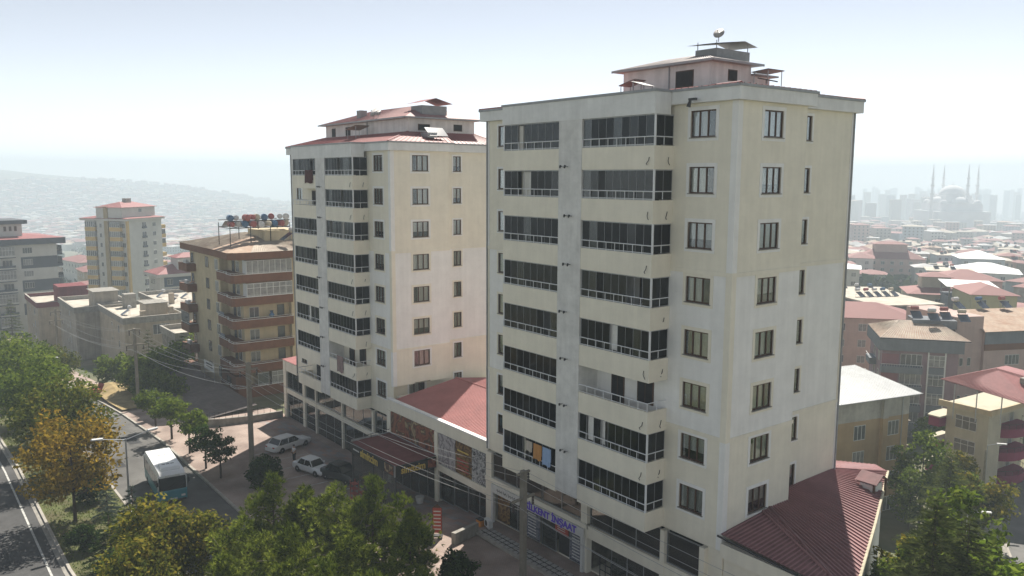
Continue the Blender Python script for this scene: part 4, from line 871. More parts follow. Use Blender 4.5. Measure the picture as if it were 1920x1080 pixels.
c = at_d(70, 568, 184); ob3 = flatroof('old flat-roofed block with maroon parapet at the left, by the pole', tuple(c), 18, 13, -17, M_OLD, M_MAROON, [('A', -5, 3.2, 1.2, 1.5, 2), ('A', -5, 6.2, 1.2, 1.5, 2), ('A', -12, 3.2, .6, .8, 1), ('A', -5, 9.2, 1.2, 1.5, 2), ('A', -8.5, 6.6, .5, .8, 1)])
MB(M_MAROON).box(-8, -1, 4.5, 10.5, c.z-.8, c.z+3.1).build('stair_head', ob3); heater(ob3, -12, 8, c.z-.8, TK[2])
# back row of the old blocks
c = at_d(330, 578, 172); ob4 = flatroof('low grey flat-roofed block squeezed behind the old beige one', tuple(c), 30, 12, -16, M_OLD2, M_CONC, [('B', 5, 3, 1.2, 1.4, 2)])
for i in range(5): heater(ob4, -4-i*5.2, 4+(i % 2)*4, c.z-.8, TK[(2, 1, 2, 3, 2)[i]], rnd.uniform(-.2, .2))
MB(M_OLD).box(-13, -12, 2, 3, c.z-.8, c.z+1.6).build('chimney', ob4)
# rubble house with stairs beside the cream block
c = at_d(330, 625, 140); rh = flatroof('ruinous grey rubble house between the old block and the brown balconies', tuple(c), 9, 9, -13, mat('rubble', (.30, .27, .23), .95, .35, 1.2, .8, 6), M_CONC, [('A', -4.5, 4, 1.2, 1.4, 2), ('B', 4, 4, 1.0, 1.2, 1)], 'rubble_house')
MB(TK[3]).lathe([(.9, 0), (1, .3), (1, 1.9), (.4, 2.3)], (-3, 4, c.z-.8), 12).build('water_butt', rh)
# ---- grey and white block at the left edge
M_GREY = mat('slate_render', (.105, .115, .13), .85, .12, .5, .15, 40)
M_LWHITE = mat('offwhite_render', (.56, .55, .51), .9, .08, .5, .15, 40)
c = at_d(105, 447, 216)
gb = thing('striped_block', 'dark grey and white banded apartment block at the left edge', 'apartment block', (c.x, c.y, c.z), R(99))
MB(M_LWHITE).box(-40, 0, 0, 18, -24, -1.2).build('wall', gb)
for k in range(7):
    z = -1.4-3.0*k
    if k % 2: MB(M_GREY).box(-8.6, .03, -.03, 18.0, z-3, z-.02).build('grey_band', gb); MB(M_GREY).box(-40, -17.5, -.03, 0, z-3, z-.02).build('grey_band', gb)
    fwin(gb, 'A', -7, z-2.1, 2.2, 1.5, 4, off=-.03); fwin(gb, 'A', -19.4, z-2.1, 1.6, 1.5, 3, off=-.03)
    for xx in (-12.3, -17):
        bo = MB(M_GREY).box(xx-2.2, xx+2.2, -1.3, 0, z-3.0, z-2.75).m(M_LWHITE).box(xx-2.2, xx+2.2, -1.32, -1.2, z-2.75, z-2.45).build('balcony', gb)
        if (k+(xx < -13)) % 2 == 0: put('glazing', fw_mesh(4.2, 2.2, 6, M_PVC, M_PANE2, True), bo, (xx, -1.2, z-2.4))
        else: fwin(bo, 'A', xx+.6, z-2.6, 2.2, 2.0, 3, M_PVC, M_PANE, off=-.03); MB(M_GREY).box(xx-2.1, xx+2.1, -1.28, -1.24, z-2.45, z-1.9).build('parapet', bo)
    bo = MB(M_GREY).box(.03, 1.6, 1.0, 6.4, z-3.0, z-2.2).build('balcony', gb); put('glazing', fw_mesh(5.2, 1.7, 4, M_GREY, M_PANE if k % 2 == 0 else M_PANE2), bo, (1.5, 3.7, z-2.2), R(90))
MB(M_GREY).box(-40.6, 1.8, -1.5, 18.6, -1.2, .35).build('fascia', gb)
mb = MB(M_RED); hip(mb, -40.4, 1.6, -1.3, 18.4, .36, 1.5); rf = mb.build('roof', gb)
MB(M_LWHITE).box(-40, -7.0, 3, 14, .4, 4.0).build('penthouse', gb); MB(M_GREY).box(-41, -6.0, 1.8, 15, 4.0, 5.0).build('penthouse_fascia', gb); MB(M_CONC).box(-13.5, -11.8, 6, 8, 5.0, 7.2).build('chimney', gb)
for i in range(3): MB(M_BROWN).box(-11.2+i*1.2, -10.6+i*1.2, 2.95, 3.0, 2.2, 3.4).build('penthouse_window', gb)
# ---- white and yellow tower
M_YLW = mat('ochre_render', (.60, .42, .17), .9, .1, .5, .1, 40); M_OCH = mat('brown_ochre', (.36, .28, .15), .9, .1, .5)
c = at_d(238, 410, 247)
yt = thing('white_yellow_tower', 'slender off-white tower with ochre balconies and red hip roof', 'apartment block', (c.x, c.y, c.z), R(38)); yt.scale = (1.08, 1.15, 1)
MB(M_LWHITE).box(-14, 0, 0, 13.5, -32, -.7).build('wall', yt)
MB(M_OCH).box(-6.6, -5.4, -1.2, 0, -32, 3.6).build('stair_strip', yt); MB(M_LWHITE).box(-9.2, -6.6, -1.0, 0, -32, 3.6).build('stair_tower', yt); MB(M_YLW).box(-.5, .04, -.05, .6, -32, -.7).build('corner_strip', yt)
for k in range(10):
    z = -.9-2.95*k
    for xx in (-11.5, -3.4):
        bo = MB(M_YLW).box(xx-1.7, xx+1.7, -1.1, 0, z-2.95, z-1.75).build('balcony', yt); put('glazing', fw_mesh(3.3, 1.7, 5, M_PVC, M_PANE2 if k % 3 else M_PANE), bo, (xx, -1.0, z-1.74))
    fwin(yt, 'A', -7.9, z-1.9, .8, 1.3, 1, off=-1.0); fwin(yt, 'A', -1.3, z-2.0, 1.0, 1.4, 2, off=0); fwin(yt, 'A', -13.4, z-2.0, .9, 1.3, 1, off=0)
    w_ = fwin(yt, 'B', 6.4, z-2.3, 1.6, 1.8, 2, M_PVC, M_PANE, off=0); MB(M_GREY).box(-.85, .85, -.3, 0, -.1, .5).build('window_guard', w_)
    fwin(yt, 'B', 10.4, z-2.0, 1.3, 1.3, 3, off=0)
    bo = MB(M_YLW).box(-1.6, 0, 13.5, 15.2, z-2.95, z-1.75).build('balcony', yt)
    if k in (1, 2): MB(M_PANE).box(-1.5, -.05, 13.6, 15.1, z-1.74, z-.2).build('glazing', bo)
MB(M_LWHITE).box(-14.6, .7, -1.25, 14.2, -.7, -.1).build('cornice', yt); mb = MB(M_RED); hip(mb, -14.8, .9, -1.4, 14.4, 0, 1.6); mb.build('roof', yt)
MB(M_LWHITE).box(-9.2, -.8, -.9, 12, .2, 3.3).build('penthouse', yt); mb = MB(M_RED); hip(mb, -9.7, -.3, -1.4, 12.5, 3.35, 4.9); mb.build('penthouse_roof', yt); MB(M_CONC).box(-5.3, -4, 4.6, 6.5, 4.4, 5.9).build('chimney', yt); MB(M_PANE).box(-.8, -.77, 5.5, 6.6, 1.8, 2.8).build('penthouse_window', yt)
# ---- slate-blue house with red roof between tower and brown balconies
c = at_d(300, 518, 215)
sh = thing('slate_house', 'slate-blue and white house with red roof, right of the white and yellow tower', 'house', (c.x, c.y, c.z), R(4))
M_SLB = mat('slate_blue', (.075, .10, .135), .85, .1, .5)
MB(M_LWHITE).box(-9, 0, 0, 16, -14, -.3).build('wall', sh); MB(M_LWHITE).box(-10, 1, -1, 17, -.3, .5).build('cornice', sh)
for k in range(4): MB(M_SLB).box(-.02, .05, 1, 16.05, -.5-3*k-2.5, -.5-3*k).build('slate_band', sh); fwin(sh, 'A', -5.5, -2.6-3*k, 3.6, 1.6, 4, M_PVC, M_PANE, off=0); fwin(sh, 'B', 2.5, -2.4-3*k, 1.4, 1.5, 2, off=.05); fwin(sh, 'B', 9, -2.4-3*k, 1.4, 1.5, 2, off=.05)
mb = MB(M_RED); hip(mb, -10, 1, -1, 17, .52, 2.6); mb.build('roof', sh); MB(M_LWHITE).box(-6, -1, 5, 12, 1, 4.5).build('penthouse', sh); mb = MB(M_RED); hip(mb, -6.6, -.4, 4.4, 12.6, 4.5, 5.6); mb.build('penthouse_roof', sh)
# ------------------------------------------------------------------ lower buildings at the right
# ---- tan block with white sheet roof
M_TAN = mat('tan_render', (.40, .29, .17), .9, .12, .5, .2, 40, stain=.06); M_PALE = mat('pale_patch', (.46, .44, .39), .92, .2, .8, .2, 40, stain=.1)
M_WSHEET = mat('white_sheet_roof', (.76, .77, .76), .5, .08, .5, stain=.06)
p0, p1 = at_z(1573, 760, 1.5), at_z(1728, 738, 1.5); ang = math.atan2(p1.y-p0.y, p1.x-p0.x)-R(90)
wb = thing('tan_block', 'tan block with white sheet roof, just right of the nearest tower', 'apartment block', (p0.x, p0.y, 1.5), ang)
Lr = (p1-p0).length
for nm, m, z0, z1 in (('upper_wall', M_PALE, -2.4, -.05), ('lower_wall', M_TAN, -14.5, -2.4)):
    mb = MB(m); mb.box(-12, -.6, -8, Lr*.56, z0, z1); mb.box(-12, -.2, Lr*.56, Lr*.62, z0, z1); mb.box(-12, -.6, Lr*.62, Lr-1.1, z0, z1); mb.build(nm, wb)
for k in range(5):
    for u in (-2.0, Lr*.31, Lr*.72): fwin(wb, 'B', u, -4.6-3.0*k, 1.7, 1.7, 3, M_PVC, M_PANE if k in (0, 3) else None, off=-.6)
    bo = MB(M_MAROON).box(-5, -1.8, Lr-1.1, Lr+.3, -6.3-3*k, -5.2-3*k).build('balcony', wb); MB(M_SHEET).poly([(-5, Lr-1.1, -3.4-3*k), (-1.6, Lr-1.1, -3.4-3*k), (-1.6, Lr+.6, -3.7-3*k), (-5, Lr+.6, -3.7-3*k)]).build('awning', bo)
rf = MB(M_WSHEET).poly([(0, -8, 0), (0, Lr+.2, 0), (-7.5, Lr-2.5, 2.0), (-7.5, -8, 2.0)]).poly([(-7.5, -8, 2.0), (-7.5, Lr-2.5, 2.0), (-13, Lr+.2, .3), (-13, -8, .3)]).poly([(0, Lr+.2, 0), (-13, Lr+.2, .3), (-7.5, Lr-2.5, 2.0)]).poly([(0, -8, -.06), (-13, -8, .2), (-13, Lr+.2, .2), (0, Lr+.2, -.06)]).build('roof', wb)
rb = MB(M_WSHEET); ribs(rb, (0, -8, 0), (0, Lr+.2, 0), (-7.5, Lr-2.5, 2.0), (-7.5, -8, 2.0), 60, .04, .05); rb.build('roof_ribs', rf, kind='stuff')
MB(M_GUT).path([(.03, -8, -.02), (.03, Lr+.2, -.02)], .06).build('gutter', wb); MB(M_GUT).tube((-.5, Lr*.82, -14), (-.5, Lr*.82, -.1), .05).build('downpipe', wb)
# ---- mauve and grey block with rusty roof
M_MAUVE = mat('mauve_render', (.30, .215, .235), .9, .12, .5, .2, 40, stain=.08); M_MGREY = mat('mid_grey', (.20, .215, .235), .9, .12, .5, stain=.08)
q0, q1, q2 = at_z(1650, 632, 2), at_z(1810, 640, 2), at_z(1590, 605, 2); ang = math.atan2(q1.y-q0.y, q1.x-q0.x)-R(90)
mv = thing('mauve_block', 'mauve and grey block with rusty sheet roof and a red flag on its balcony', 'apartment block', (q0.x, q0.y, 2), ang)
L2 = (q1-q0).length; dv_ = Matrix.Rotation(-ang, 4, 'Z') @ (q2-q0); WX = min(-10, dv_.x)
MB(M_MAUVE).box(WX, -.6, .6, L2-.6, -16.5, -1.0).build('wall', mv); MB(M_MGREY).box(WX-.3, .0, .0, L2, -2.0, -.1).build('fascia', mv)
rf = MB(M_RUST).poly([(0, 0, 0), (0, L2+.8, 0), (-5, L2*.75, 2.0), (-5, 3.5, 2.0)]).poly([(WX, .0, 0), (0, 0, 0), (-5, 3.5, 2.0)]).poly([(WX, L2, 0), (WX, 0, 0), (-5, 3.5, 2), (-5, L2*.75, 2)]).poly([(0, L2+.8, 0), (WX, L2, 0), (-5, L2*.75, 2.0)]).build('roof', mv); rb = MB(M_SHEET); ribs(rb, (0, 0, 0), (0, L2+.8, 0), (-5, L2*.75, 2.0), (-5, 3.5, 2.0), 34, .07, .05); ribs(rb, (WX, 0, 0), (0, 0, 0), (-4.9, 3.5, 2.), (-5.1, 3.5, 2.), 20, .07, .05); rb.build('roof_ribs', rf, kind='stuff')
MB(M_IRON).path([(.05, -.05, -.08), (.05, L2+.8, -.08)], .09).build('gutter', mv)
a, b = L2*.03, L2*.52
for k in range(5):
    z = -3.4-2.95*k
    bo = MB(M_MGREY).box(-.6, .75, a, b, z-1.9, z-.9).build('balcony', mv); m_ = MB(M_PVC); m_.tube((.7, a, z-.55), (.7, b, z-.55), .04, n=5)
    for i in range(17): m_.tube((.7, a+(b-a)*i/16, z-.9), (.7, a+(b-a)*i/16, z-.55), .02, n=4)
    m_.build('railing', bo)
    MB(mat('rose_panel', (.30, .15, .16), .9, .1, 1)).box(-.59, -.57, a+.2, a+(b-a)*.45, z-.9, z+.8).build('wall_panel', bo); fwin(bo, 'B', a+(b-a)*.75, z-1.0, 3.0, 1.9, 4, M_PVC, M_PANE2 if k % 2 else None, off=-.58)
    fwin(mv, 'B', L2*.70, z-.9, 2.2, 1.75, 3, M_PVC, M_PANE2 if k % 2 == 0 else M_PANE, off=-.55, mid=True); MB(M_MGREY).box(-.6, -.5, L2*.70-1.2, L2*.70+1.2, z-2.4, z-1.0).build('grey_panel', mv)
    fwin(mv, 'A', WX*.28, z-.8, 1.2, 1.5, 2, off=.6); bo = MB(M_MGREY).box(WX*.75, WX*.45, -.5, .6, z-2, z-1).build('balcony', mv); MB(M_PVC).path([(WX*.75, -.5, z-.6), (WX*.45, -.5, z-.6)], .04, 4).build('railing', bo); fwin(bo, 'A', WX*.6, z-1.0, 1.6, 1.8, 2, off=.58)
for u in (L2*.60, L2*.80): MB(M_PVC).box(-.6, -.48, u-.1, u+.1, -16.5, -2).build('white_strip', mv)
fl = thing('flag', 'small red flag with white crescent and star hanging on the mauve block', 'flag', mv.matrix_basis @ Vector((.83, a+(b-a)*.33, -7.9)), ang)
MB(mat('flag_red', (.45, .03, .04), .8, .08, 2)).box(-.012, .012, -.85, .85, -.65, .65).build('cloth', fl)
ring_ = [(.34*math.cos(t), .34*math.sin(t)) for t in np.linspace(.7, 2*math.pi-.7, 18)]+[(.07+.27*math.cos(t), .27*math.sin(t)) for t in np.linspace(2*math.pi-.85, .85, 14)]
MB(M_SIGNW).poly([(.02, -.15+p[0], p[1]) for p in ring_]).build('crescent', fl); MB(M_SIGNW).poly([(.02, .25+(.15 if i % 2 == 0 else .06)*math.cos(i*math.pi/5), (.15 if i % 2 == 0 else .06)*math.sin(i*math.pi/5)) for i in range(10)]).build('star', fl)
MB(M_MGREY).box(-8.5, -4.2, L2*.45, L2*.98, 1.0, 2.3).build('roof_plinth', mv)
for i in range(4): heater(mv, -6.5+(i % 2)*1.8, L2*.5+i*2.1, 2.3, (TK[1], TK[2], TK[1], TK[3])[i], R(100))
# ---- pink block behind, with dark band and rusty roof
M_PINK = mat('pink_render', (.50, .37, .33), .9, .1, .5, .2, 40, stain=.06)
pk0, pk1, pk2 = at_d(1848, 620, 128), at_d(1990, 628, 131), at_d(1797, 615, 133); ang = math.atan2(pk1.y-pk0.y, pk1.x-pk0.x)-R(90)
pb = thing('pink_block', 'pale pink block with dark band under its rusty roof, at the right', 'apartment block', (pk0.x, pk0.y, pk0.z), ang)
MB(M_PINK).box(-12, 0, 0, 16, -18, -.2).build('wall', pb); MB(M_PINK).box(-12, -.5, -5, 0, -18, 2.2).build('side_wall', pb); MB(M_MGREY).box(-.05, .08, 0, 16, -2.2, -.2).build('dark_band', pb); MB(M_TERRA).box(-.05, .1, 0, 16, -3.2, -2.2).build('brown_band', pb)
for k in range(4): fwin(pb, 'B', 5.2, -5.6-3.0*k, 2.6, 1.6, 4, off=.0); fwin(pb, 'B', 11, -5.6-3.0*k, 2.6, 1.6, 4, off=0); fwin(pb, 'B', -3.6, -5.6-3.0*k, .6, 1.3, 1, M_PVC, M_PANE, off=-.5); fwin(pb, 'B', -2.2, -5.6-3.0*k, .6, 1.3, 1, M_PVC, M_PANE, off=-.5)
MB(M_RUST).poly([(.6, -.6, -.1), (.6, 16, -.1), (-7, 16, 2.2), (-7, -.6, 2.2)]).poly([(-7, -.6, 2.15), (-7, 16, 2.15), (.6, 16, -.15), (.6, -.6, -.15)]).build('roof', pb)
for i in range(3): heater(pb, -8+i*.3, 1+i*4.2, 2.3, TK[(2, 0, 1)[i]], R(100))
# ---- cream house with curved maroon balconies and red canopy roof
hx0, hx1 = at_d(1812, 762, 99), at_d(1855, 780, 99.5); hx2 = at_d(1985, 800, 101)
ch = thing('curved_house', 'cream house with curved maroon balconies under a wide red sheet roof', 'house', (hx1.x, hx1.y, hx1.z), R(-5))
M_CRM = mat('ivory_render', (.52, .48, .37), .9, .1, .5, .2, 40, stain=.06); M_PLUM = mat('plum_band', (.24, .035, .085), .85, .1, .6)
MB(M_CRM).box(-5.2, 0, 0, 3, -14, 0).box(-5.2, -1.5, 3, 12, -14, 0).build('wall', ch)
for k in range(3):
    z = -3.0*k
    fwin(ch, 'A', -2.7, z-2.4, 2.6, 1.7, 3, M_PVC, M_PANE, mid=True); fwin(ch, 'B', 8.5, z-3.0, 1.0, 2.2, 1, M_PVC, M_PANE2, off=-1.5)
    arc = [(-1.5, 3.0)]+[(-1.5+2.6*math.sin(t), 6.5-3.5*math.cos(t)) for t in np.linspace(.25, math.pi-.25, 10)]+[(-1.5, 10)]
    bo = MB(M_PLUM).prism(arc, z-3.4, z-2.3).build('balcony', ch); m_ = MB(M_IRON); m_.path([(p[0], p[1], z-1.7) for p in arc[1:-1]], .03, 4)
    for p in arc[1:-1]: m_.tube((*p, z-2.3), (*p, z-1.7), .02, n=4)
    m_.build('railing', bo)
    b2_ = MB(M_PLUM).prism([(-7.2, .2), (-6.8, -1.2), (-5.4, -1.2), (-5.2, .8), (-5.2, 3), (-7.2, 3)], z-2.6, z-1.4).build('balcony', ch); MB(M_CRM).prism([(-7.3, .1), (-6.9, -1.3), (-5.2, -1.3), (-5.2, .9), (-5.2, 3), (-7.3, 3)], z-1.4, z-1.25).build('coping', b2_)
MB(M_CRM).box(-6.0, .6, -.6, 11, .0, .18).m(M_CREAM).box(-6.0, .6, -.65, -.4, .18, .8).box(.35, .6, -.4, 11, .18, .8).build('terrace_parapet', ch)
il = ch.matrix_basis.inverted()
ra, rb_ = tuple(il @ at_d(1763, 710, 97.5)), tuple(il @ at_d(1950, 766, 92.5)); rd_ = (ra[0]+1, ra[1]+13, ra[2]+.2); rc_ = (rb_[0], rb_[1]+14, rb_[2]+.3); rg_ = (ra[0]+3, ra[1]+6.5, ra[2]+1.1), (rb_[0], rb_[1]+7, rb_[2]+1.3)
for t_ in (.12, .35, .6): x, y, z = (Vector(ra).lerp(Vector(rb_), t_)+Vector((0, .8, 0))); MB(M_STEEL).tube((x, y, .1), (x, y, z+.05), .07, n=6).build('roof_post', ch)
rf = MB(M_RED).poly([ra, rb_, rg_[1], rg_[0]]).poly([rg_[0], rg_[1], rc_, rd_]).poly([rd_, ra, rg_[0]]).poly([tuple(Vector(p)-Vector((0, 0, .06))) for p in (rb_, ra, rg_[0], rg_[1])]).build('roof', ch)
rb = MB(M_REDL); ribs(rb, ra, rb_, rg_[1], rg_[0], 44); rb.build('roof_ribs', rf, kind='stuff'); x, y, z = Vector(ra).lerp(Vector(rb_), .62); MB(M_CONC).box(x, x+.9, y+4, y+4.9, z+.3, z+1.7).build('chimney', ch)
# ---- houses stepping back behind them
def house(label, U, V, dep, w, d, h, rz, wm, rm, kind='hip', rise=1.6, wins=3, ov=.6, cat='house', group=None, name='town_house', pent=False, heaters=0, light=False):
    """U, V, dep place the near top corner of the walls"""
    c = at_d(U, V, dep) if V is not None else U
    zb = min(H(c.x, c.y), H(c.x-w, c.y+d), c.z-h)-1-c.z
    t = thing(name, label, cat, (c.x, c.y, c.z), rz, group)
    MB(wm).box(-w, 0, 0, d, zb, 0).build('wall', t)
    if kind == 'hip': mb = MB(rm); hip(mb, -w-ov, ov, -ov, d+ov, .05, rise); mb.build('roof', t)
    elif kind == 'flat': MB(rm).box(-w-ov*.4, ov*.4, -ov*.4, d+ov*.4, 0, .25).build('roof', t)
    elif kind == 'canopy':
        MB(rm).poly([(-w-ov, -ov, 2.5), (ov, -ov, 2.4), (ov, d+ov, 2.9), (-w-ov, d+ov, 3.0)]).poly([(-w-ov, d+ov, 2.92), (ov, d+ov, 2.82), (ov, -ov, 2.32), (-w-ov, -ov, 2.42)]).build('roof', t)
        for x in (-w+.2, -.2):
            for y in (.2, d-.2): MB(M_CONC).box(x-.12, x+.12, y-.12, y+.12, 0, 2.5).build('roof_post', t)
    if pent: MB(wm).box(-w*.75, -w*.25, d*.3, d*.75, rise*.4, rise+2.0).build('penthouse', t); mb = MB(rm); hip(mb, -w*.75-.6, -w*.25+.6, d*.3-.6, d*.75+.6, rise+2.0, rise+3.0); mb.build('penthouse_roof', t)
    nf = max(1, int(h/3))
    for k in range(nf):
        z = -2.5-3*k
        if light:
            continue
        for i in range(max(1, int(w/3.4))): fwin(t, 'A', -w*(i+.5)/max(1, int(w/3.4)), z, 1.4, 1.4, 2)
        for i in range(max(1, int(d/3.4))): fwin(t, 'B', d*(i+.5)/max(1, int(d/3.4)), z, 1.4, 1.4, 2)
    if light:
        mb = MB(M_PANE)
        for k in range(nf):
            z = -2.4-3*k
            for i in range(max(2, int(w/3))): x = -w*(i+.5)/max(2, int(w/3)); mb.box(x-.6, x+.6, -.04, 0, z, z+1.3)
            for i in range(max(2, int(d/3))): y = d*(i+.5)/max(2, int(d/3)); mb.box(0, .04, y-.6, y+.6, z, z+1.3)
        mb.build('window_rows', t, kind='stuff')
        if rt_.random() < .6 and h < 16:
            mb = MB(MATS['solar_panel'])
            for i in range(rt_.randint(2, 5)):
                x, y, z = rt_.uniform(-w*.85, -w*.15), rt_.uniform(d*.2, d*.8), .3+(rise*.6 if kind == 'hip' else 0)
                mb.m(MATS['solar_panel']).poly([(x-.8, y-1.2, z), (x+.8, y-1.2, z), (x+.8, y, z+1.1), (x-.8, y, z+1.1)]); mb.m(TK[rt_.choice((2, 2, 1, 0))]).tube((x-.6, y+.1, z+1.4), (x+.6, y+.1, z+1.4), .35, n=6)
            mb.build('roof_heaters', t, kind='stuff')
    for i in range(heaters): heater(t, -w*.8+i*w*.7/max(1, heaters), d*.5, .25, TK[(2, 1, 2, 0, 3)[i % 5]], R(20))
    return t
M_REDF = mat('far_red_roof', (.29, .14, .13), .8, .15, .05)
M_CHAR = mat('charcoal_render', (.16, .165, .17), .9, .15, .5, stain=.1); M_BLU = mat('bluegrey_render', (.38, .43, .46), .9, .08, .5); M_YG = mat('straw_render', (.46, .42, .24), .9, .1, .5)
house('long charcoal flat-roofed building with solar heaters, behind the rusty roof', 1768, 572, 165, 14, 24, 12, R(62), M_CHAR, M_ROOFC, 'flat', heaters=5)
house('low red-roofed house directly behind the rusty roof', 1720, 600, 150, 26, 12, 9, R(40), M_PINK, M_REDF, 'hip', 2.2)
house('cream house with two-tier red hip roof behind the charcoal building', 1815, 555, 200, 13, 13, 12, R(35), M_CRM, M_REDF, 'hip', 2.0, pent=True)
house('grey house with a pale flat canopy roof on posts, right of the two-tier red roof', 1868, 560, 190, 10, 10, 12, R(35), M_MGREY, M_WSHEET, 'canopy')
house('straw-coloured house with red hip roof at the right edge', 1908, 555, 178, 9, 14, 12, R(40), M_YG, M_REDF, 'hip', 1.8)
house('pale blue-grey house with white flat roof below the big white roof', 1830, 512, 262, 14, 12, 13, R(30), M_BLU, M_ROOFC, 'flat', heaters=2)
house('house with wide dull red hip roof, left of the big white roof', 1880, 528, 225, 16, 14, 10, R(38), M_PINK, M_REDF, 'hip', 2.4)
house('long white-roofed hall at the right edge', 1915, 515, 290, 22, 18, 9, R(25), M_LWHITE, M_WSHEET, 'hip', 3)
house('blue-grey villa with white pyramid roof', 1885, 487, 330, 16, 16, 14, R(35), M_BLU, M_WSHEET, 'hip', 3)
house('pale apartment house half hidden by the nearest tower, with red roof', 1638, 485, 340, 10, 14, 16, R(30), M_LWHITE, M_REDF, 'hip', 2)
house('big mansion-like house with red roofs and a central tower', 1735, 487, 350, 26, 14, 11, R(38), M_PINK, M_REDF, 'hip', 4, pent=True)
house('white low house at the tower edge with pale roof', 1612, 505, 270, 14, 12, 12, R(30), M_LWHITE, M_WSHEET, 'hip', 1.5)
house('small grey gabled house at the tower edge', 1630, 562, 190, 9, 9, 8, R(45), M_CHAR, M_ROOFC, 'hip', 2.0)
house('ochre flat house with heaters on its roof, above the charcoal building', 1690, 553, 215, 20, 14, 7, R(50), M_TAN, M_ROOFC, 'flat', heaters=4)
# red roofs near the left towers
house('low house with red hip roof left of the white and yellow tower', 158, 510, 300, 14, 12, 9, 0, M_OLD, M_REDF, 'hip', 2.4)
house('long low house with faded red roof behind it, left of the white tower', 150, 493, 380, 26, 14, 8, R(10), M_LWHITE, M_REDF, 'hip', 2.2)
house('small beige house with red awning roof beside the banded block', 150, 535, 262, 8, 10, 10, R(5), M_LWHITE, M_REDF, 'hip', .9)
# ------------------------------------------------------------------ the town further off
def ground_px(U, V):
    """first point where the pixel's ray meets the terrain"""
    d = px_ray(U, V); t = 140.
    while t < 4300:
        p = CP+d*t
        if p.z < H(p.x, p.y): return p
        t += max(4, t*.012)
    return None
WM = [M_LWHITE, M_PINK, M_CRM, M_BLU, M_OLD, mat('pale_grey_render', (.42, .42, .41), .9, .1, .4), M_PALE]
M_REDF = mat('far_red_roof', (.27, .13, .12), .8, .15, .05)
M_WF = mat('far_pale_roof', (.46, .46, .45), .8, .1, .05)
RM = [M_REDF, M_REDF, M_REDF, M_RUST, M_WF, M_ROOFC]
WN = {'offwhite_render': 'off-white', 'pink_render': 'pinkish', 'ivory_render': 'cream', 'bluegrey_render': 'blue-grey', 'old_render': 'tan', 'pale_grey_render': 'pale grey', 'pale_patch': 'drab'}
RN = {'far_red_roof': 'red', 'rust_sheet': 'rusty', 'far_pale_roof': 'whitish', 'pale_screed': 'beige'}
rt_ = random.Random(11); taken = []
def free(p, r):
    for q, s in taken:
        if (p.x-q[0])**2+(p.y-q[1])**2 < (r+s)**2: return False
    taken.append(((p.x, p.y), r)); return True
def scatter(n, U0, U1, V0, V1, label, group, hr, wr, rise=(1.4, 2.6), flat=.25, rot=(15, 50), roofs=None, cat='house', name='far_house', tops=None):
    k = 0
    for _ in range(n*12):
        if k >= n: break
        p = ground_px(rt_.uniform(U0, U1), V0+(V1-V0)*rt_.random())
        if not p: continue
        d = (p-CP).length; w_, d_ = rt_.uniform(*wr), rt_.uniform(*wr)
        if not free(p, (w_+d_)*.33): continue
        g = H(p.x, p.y); h = max(6, rt_.uniform(*tops)-g) if tops else rt_.uniform(*hr)
        fl_ = rt_.random() < flat
        wm_ = rt_.choice(WM); rm_ = (M_ROOFC if rt_.random() < .5 else M_WF) if fl_ else rt_.choice(roofs or RM)
        dd = p-CP; uu = 960+FPX*dd.dot(rt)/dd.dot(fw); vv = 540-FPX*dd.dot(up)/dd.dot(fw)
        zn = ('by the near tower edge', 'left of the mosque', 'below the mosque', 'at the right edge')[min(3, max(0, int((uu-1585)/85)))] if uu > 1000 else ('at the left edge', 'behind the white tower', 'right of the white tower', 'above the brown-balcony block', 'beside the far tower')[min(4, max(0, int(uu/112)))]
        lab = '%s %s with %s %s roof, %s row %s' % (WN[wm_.name], label, RN[rm_.name], 'flat' if fl_ else 'hipped', ('upper', 'middle', 'lower')[min(2, max(0, int(3*(vv-V0)/(V1-V0))))], zn)
        house(lab, Vector((p.x, p.y, g+h)), None, 0, w_, d_, h, R(rt_.uniform(*rot)), wm_, rm_, 'flat' if fl_ else 'hip', rt_.uniform(*rise), cat=cat, group=group+' '+zn, name=name, light=True, heaters=0)
        k += 1
scatter(84, 1590, 1925, 455, 560, 'small hazy house', 'hazy houses of the right-hand quarter', (8, 14), (8, 13), rise=(.9, 1.8))
scatter(74, 1585, 1925, 425, 475, 'hazy mid-rise block', 'hazy blocks below the mosque', (16, 27), (11, 18), rise=(.8, 1.5), flat=.55)
scatter(72, 1580, 1925, 396, 432, 'faint skyline block', 'faint skyline blocks around the mosque', (14, 24), (14, 22), flat=.8, tops=(-27, -13), name='far_block', cat='building')
scatter(46, 120, 560, 470, 560, 'hazy valley house', 'hazy valley houses between the left towers', (5, 9), (9, 16), flat=.2)
scatter(80, 0, 560, 405, 475, 'tiny far house', 'tiny far valley houses', (5, 10), (10, 20), flat=.4)
